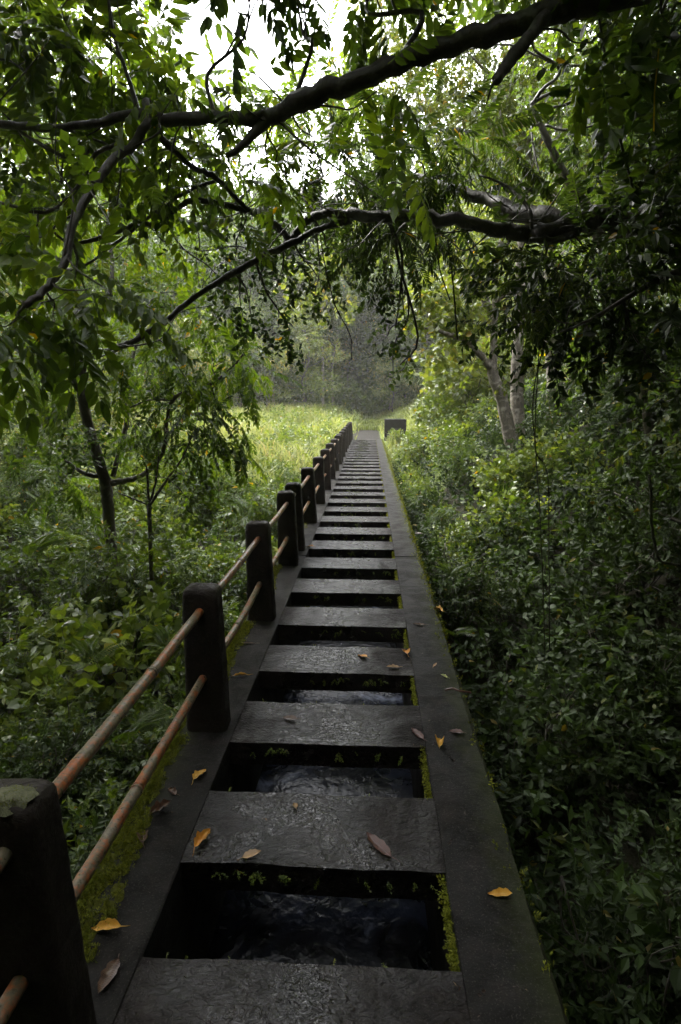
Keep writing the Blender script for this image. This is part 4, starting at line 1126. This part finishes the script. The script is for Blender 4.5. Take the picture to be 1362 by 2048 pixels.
# generic forest trees, several forms, copied through the wood
def wood_tree(name, h, spread, n, tpl, size, leafmat, barkmat, low=.3, r0=.22, lean=.04):
    limbs, cl = [], []
    k_ = 7
    p = np.array([[rng.normal(0, lean) * h * (i / k_), rng.normal(0, lean) * h * (i / k_), h * .93 * i / k_] for i in range(k_ + 1)])
    p[0] = (0, 0, -.3)
    tp = smooth(p, 4)
    tr = np.linspace(r0, r0 * .25, len(tp))
    limbs.append(("trunk", tp, tr))
    for i in range(9):
        u = low + (1 - low) * (i + .5) / 9
        s_ = tp[int(u * (len(tp) - 1))]
        a = i * 2.4 + rng.normal(0, .4)
        L = spread * (1.15 - .6 * abs(u - .5)) * rng.uniform(.7, 1.15)
        e = s_ + np.array([math.cos(a) * L, math.sin(a) * L, L * rng.uniform(.1, .6)])
        q = smooth([s_, s_ + (e - s_) * .4 + [0, 0, -.05 * L], e], 4)
        limbs.append(("branch", q, np.linspace(r0 * .35, r0 * .08, len(q))))
        cl.append((e, np.array([1, 1, .62]) * spread * .48 * rng.uniform(.8, 1.2), n, tpl, size, .5 + rng.normal(0, .12), .35))
        if i % 2: cl.append((s_ + (e - s_) * .55 + [0, 0, .1 * L], np.array([1, 1, .6]) * spread * .36, n // 2, tpl, size, .4 + rng.normal(0, .1), .35))
    cl.append((tp[-1], np.array([1, 1, .8]) * spread * .45, n, tpl, size, .55, .3))
    return tree(name, "", None, np.zeros(3), limbs, cl, leafmat, barkmat, 7)
W1 = wood_tree("forest_tree", 15, 4.2, 74, SPRAY_F, 1.7, "leaf_far", "bark_far", .22)
W2 = wood_tree("forest_tree", 19, 4.6, 74, SPRAY_F, 1.8, "leaf_far", "bark_far", .38, .26)
W3 = wood_tree("forest_tree", 11, 3.6, 80, SPRAY_B, 1.3, "leaf_mid", "bark_far", .06, .18)
M1 = wood_tree("broadleaf_tree", 10, 3.0, 90, SPRAY_S, .55, "leaf_mid", "bark_brown", .2, .16)
M2 = wood_tree("broadleaf_tree", 8, 2.6, 90, SPRAY_B, .50, "leaf_olive", "bark_brown", .15, .13)
W4 = wood_tree("slim_tree", 13, 2.4, 60, SPRAY_F, .7, "leaf_mid", "bark_pale", .5, .12)
first = set()
def plant_tree(src, x, y, s_, label, group, rot=None):
    rot = rng.uniform(0, 6.28) if rot is None else rot
    loc = (x, y, float(ground_z(x, y)) - .1)
    if src.name not in first:
        first.add(src.name)
        src.location = loc; src.rotation_euler = (0, 0, rot); src.scale = (s_,) * 3
        src["label"] = label; src["group"] = group
        return src
    return dup(src, loc, rot, s_, label, group)
fl = [(-5.2, 45.5, M2, .95), (-9.5, 44.5, M1, .9), (5.6, 43.5, M1, .85), (-3.6, 47.5, M2, 1.0), (-6.8, 46.5, W3, .7), (-2.0, 48.5, W3, .62), (2.9, 47.5, W3, .6), (-12.5, 44.5, W3, .8), (-22, 50, W1, 1.1), (-15, 47, W3, 1.1), (-10, 50, W2, .95), (-6.0, 52, W1, .9), (-3.6, 49, W2, .75), (-1.0, 54, W3, 1.1), (1.2, 51, W2, .85), (3.6, 50, W1, .9), (6.5, 47, W3, 1.2), (9.5, 49, W2, 1.0), (13, 46, W1, 1.1), (18, 50, W2, 1.1),
      (-28, 60, W2, 1.2), (-18, 62, W1, 1.3), (-11.5, 63, W2, 1.1), (-5, 65, W1, 1.25), (0, 66, W2, 1.2), (5, 64, W1, 1.3), (11, 62, W2, 1.2), (17, 63, W1, 1.3), (25, 58, W2, 1.2),
      (-36, 52, W1, 1.2), (-30, 44, W3, 1.2), (-25, 40, W3, 1.0), (-8, 58, W3, 1.3), (2.5, 58, W3, 1.3), (8, 56, W3, 1.3), (-14, 56, W3, 1.2)]
rank = {True: 0, False: 0}
for x, y, s, k_ in sorted(fl, key=lambda q: q[0]):
    fr = y < 53
    look = "olive broad-leaved" if s is M2 else "green" if s is M1 else "low bushy" if s is W3 else "tall hazy"
    plant_tree(s, x, y, k_, f"{look} tree {'at the front' if fr else 'inside'} of the far wood, {ORD[rank[fr]]} from the meadow's railing-side end", "trees of the far wood")
    rank[fr] += 1
for j, (x, y, k_) in enumerate([(-3.6, 42.5, 1.0), (-2.9, 44.0, .9), (1.6, 45.0, 1.05), (-7.5, 43, 1.1), (4.2, 43, 1.0)]):
    plant_tree(W4, x, y, k_, f"slim pale trunked tree before the dark far wood, {ORD[j]} in the line", "slim trees before the far wood")
rl = [(8.4, 14.0, M1, .95), (9.0, 11.0, M1, 1.05), (9.2, 20.5, M2, 1.0), (9.0, 25, M1, 1.0), (11.2, 17.5, M1, 1.15), (6.8, 29.5, M2, 1.05), (7.6, 33, M1, 1.1), (9, 38, M1, 1.1), (7.4, 7.2, M1, .9), (6.2, 4.2, M1, .95), (8.6, 2.0, M1, 1.0), (11, 8, M1, 1.1), (11.5, 13, M1, 1.2)]
for j, (x, y, s, k_) in enumerate(rl):
    plant_tree(s, x, y, k_, f"leafy {'yellowish' if s is M2 else 'green'} tree on the open-side bank, {ORD[j]} counted into the wood", "trees on the open-side bank")
ll = [(-12, 19.5, M1, 1.5), (-14.5, 25, M1, 1.6), (-12.5, 14, M2, 1.3), (-15, 14, M1, 1.4), (-9.5, 12, M1, .62), (-12.5, 15, M1, .8), (-8.2, 15.5, M2, .45), (-15, 24, M1, 1.0), (-18, 31, M1, 1.15), (-12, 35, M2, .8), (-21, 18, M1, 1.0), (-9.0, 8.5, M1, .6), (-12, 9.5, M1, .8), (-8.8, 38, M2, .7)]
for j, (x, y, s, k_) in enumerate(ll):
    plant_tree(s, x, y, k_, f"loose {'yellowish' if s is M2 else 'green'} tree beside the meadow on the railing side, {ORD[j]} outwards", "trees beside the meadow")
dk = [(4.2, 4.6, .85), (5.0, 6.8, .95), (5.6, 1.6, .95), (7.4, 10.2, 1.0), (5.6, 3.2, 1.0), (6.8, 5.6, 1.1), (7.8, 8.2, 1.15), (5.4, -1.0, .95), (2.6, -3.6, .9), (.2, -4.2, .9), (-2.6, -3.8, .9), (-5.2, -1.6, .95), (6.8, -2.5, 1.1), (-7.4, -3.5, 1.1)]  # those beside and behind the camera are unseen, added to block light
DARK = [(x, y, None, k_) for x, y, k_ in dk]
for x, y, s, k_, lab in [(-4.6, 39.0, M2, .85, "yellowish tree standing in the meadow just before the dark far wood"), (-7.6, 41.0, M1, .9, "green tree at the meadow's far edge beside the yellowish one"), (4.8, 40.0, M1, .8, "green tree past the concrete block, before the far wood"), (1.7, 42.5, M2, .55, "small yellowish tree where the path runs into the wood")]:
    plant_tree(s, x, y, k_, lab, "trees at the meadow's far edge")
# crowns added above, behind and beside the viewer to shade the foreground
cb = np.array([5.2, 6.4, float(ground_z(5.2, 6.4))])
cl_ = []
DENS = 2.3
for px in range(-700, 1900, 170):
    for py, Y in ((-130, 6.6), (-340, 5.8), (-520, 5.2), (-700, 4.7), (-900, 4.1), (-1300, 3.2)):
        if (py > -300 and 300 < px < 760): continue  # opening shaped so the sky still glints on the slabs
        if px < 250 and py > -450 and (px // 170) % 2 == 0: continue
        cl_.append(K(px + rng.normal(0, 30), py + rng.normal(0, 25), Y + rng.normal(0, .3), 120, 40, SPRAY_S, .55, .5, .3, .5))
tk = smooth([cb - [0, 0, .3], cb + [0, 0, 2.5], cb + [-.3, -.1, 5.0], cb + [-.9, -.4, 7.2], cb + [-2.2, -.8, 8.6]])
lb = smooth([cb + [-.9, -.4, 7.2], np.array([2.6, 5.6, 7.9]), np.array([0, 5.2, 8.2]), np.array([-3.0, 5.0, 8.0]), np.array([-5.5, 5.2, 7.6])])
DENS = 1.5
tree("added_canopy_tree", "unseen tall tree added on the open-side bank to shade the walkway", None, cb,
     [("trunk", tk, np.linspace(.22, .07, len(tk))), ("limb", lb, np.linspace(.10, .03, len(lb)))], cl_, "leaf_mid", "bark_brown")
M4 = wood_tree("broadleaf_tree", 7.5, 2.3, 110, SPRAY_S, .42, "leaf_dark", "bark_brown", .12, .14)
M3 = wood_tree("broadleaf_tree", 9.5, 3.9, 190, SPRAY_S, .62, "leaf_mid", "bark_brown", .62, .2)
bl = [(-6.4, -1.2, M3, .85), (3.2, -2.8, M3, .95), (-1.0, -3.4, M3, 1.0), (-8.6, 4.0, M3, .9), (-4.6, -3.0, M3, 1.0), (.6, -6.5, M3, 1.1), (5.6, 1.6, M3, 1.0), (-6.2, 2.2, M3, .85), (6.5, -6, M3, 1.2), (-7.5, -7, M3, 1.2), (9.5, -2.5, M1, 1.1), (-10, -1, M1, 1.1)]  # out-of-view trees added to keep skylight off the foreground
for j, (x, y, s, k_) in enumerate(DARK):
    plant_tree(M4, x, y, k_, f"dark low-crowned tree in the thicket partly added out of view to shade the near end, {ORD[j]} into the thicket", "dark trees in the shaded thicket")
for j, (x, y, s, k_) in enumerate(bl):
    plant_tree(s, x, y, k_, f"unseen green tree added to shade the near end of the walkway, {ORD[j]} one", "unseen shade trees added around the near end")

# hanging vines
def vine(lst, label, r=.01, leaves=0):
    p, rr = path_px([(a, b, y, r) for a, b, y in lst])
    o0 = p[0]
    t = empty("hanging_vine", label, "vine", o0, "hanging vines")
    m = MB(); m.tube(p + rng.normal(0, r * .25, p.shape), rr * 1.0, 6)
    m.build("stem", ["vine_bark"], t, o0)
    if leaves:
        m = MB()
        q = p[rng.integers(0, len(p), leaves)] + rng.normal(0, .02, (leaves, 3))
        m.scatter(SPRAY_S, q, rng.normal(0, 1, (leaves, 3)) + [0, 0, -.5], rng.normal(size=(leaves, 3)), .16, .4)
        m.build("foliage", ["leaf_mid"], t, o0)
vine([(1192, -10, 4.4), (1205, 80, 4.4), (1222, 170, 4.4), (1240, 280, 4.4), (1272, 395, 4.45)], "long green vine slanting down from the top limb to the leaning tree", .009)
vine([(1085, 560, 5.0), (1078, 700, 5.0), (1070, 860, 5.0), (1078, 1000, 5.0), (1085, 1150, 5.0), (1090, 1320, 5.0)], "straight thin vine hanging before the pale trunks down to the shrubs", .005, 6)
vine([(1100, 640, 5.1), (1068, 780, 5.1), (1072, 900, 5.1), (1095, 950, 5.1), (1098, 1100, 5.1), (1099, 1300, 5.1)], "kinked thin vine hanging just beside the straight one", .0055, 5)
vine([(1300, 950, 4.2), (1305, 1060, 4.2), (1320, 1120, 4.2), (1365, 1130, 4.2)], "dark looped vine at the bank's shaded end", .011)
vine([(845, 405, 5.2), (847, 440, 5.2), (846, 470, 5.2)], "short vine stub hanging from the kneed limb", .008)
vine([(640, 470, 5.4), (650, 530, 5.4), (670, 610, 5.4), (700, 670, 5.4), (703, 720, 5.4)], "curving bare twig dangling from the kneed limb over the walkway", .006)
vine([(895, 480, 5.3), (905, 560, 5.3), (912, 640, 5.3), (915, 680, 5.3)], "thin dark vine dangling from the kneed limb before the yellowish leaves", .008, 4)
vine([(870, 470, 5.3), (880, 540, 5.3), (900, 600, 5.3)], "short dark vine dangling beside the longer one under the kneed limb", .006, 3)
vine([(215, -10, 4.2), (222, 100, 4.2), (224, 215, 4.2)], "hair thin vine hanging before the big feathery leaves", .004)

# forest canopy on the far hill, one mass
X, Y, Z = HILL
n = 9000
i = rng.integers(0, X.shape[0] - 1, n); j = rng.integers(0, X.shape[1] - 1, n)
pos = np.stack([X[i, j] + rng.normal(0, 3, n), Y[i, j] + rng.normal(0, 2, n), Z[i, j] + rng.uniform(0, 3, n)], -1)
m = MB(); d = rng.normal(0, 1, (n, 3)); d[:, 2] = np.abs(d[:, 2])
m.scatter(SPRAY_F, pos, d, rng.normal(0, .5, (n, 3)) + [0, 0, 1], 5.0 * rng.uniform(.6, 1.3, n), .4 + .2 * rng.normal(size=n))
tag(m.build("forest", ["leaf_far"]), "misty forest covering the hill far behind everything", "forest", kind="stuff")

# ------------------------------------------------------------------ haze
m = MB(); m.box(-285, 285, -45, 245, -6, 80)
hz = m.build("haze", [])
hm, nt = new_mat("haze_air")
k = NT(nt)
v = k.n("ShaderNodeVolumePrincipled")
v.inputs["Color"].default_value = (.96, .95, .92, 1)
v.inputs["Density"].default_value = .0011
v.inputs["Anisotropy"].default_value = .3
o = k.n("ShaderNodeOutputMaterial")
k.l(v.outputs[0], o.inputs["Volume"])
hz.data.materials.append(hm)
tag(hz, "pale mist in the air over the meadow", "haze", kind="stuff")
for o in list(bpy.data.objects):
    if o.type == 'EMPTY' and o.get("label") == "":
        for c in o.children: bpy.data.objects.remove(c)
        bpy.data.objects.remove(o)
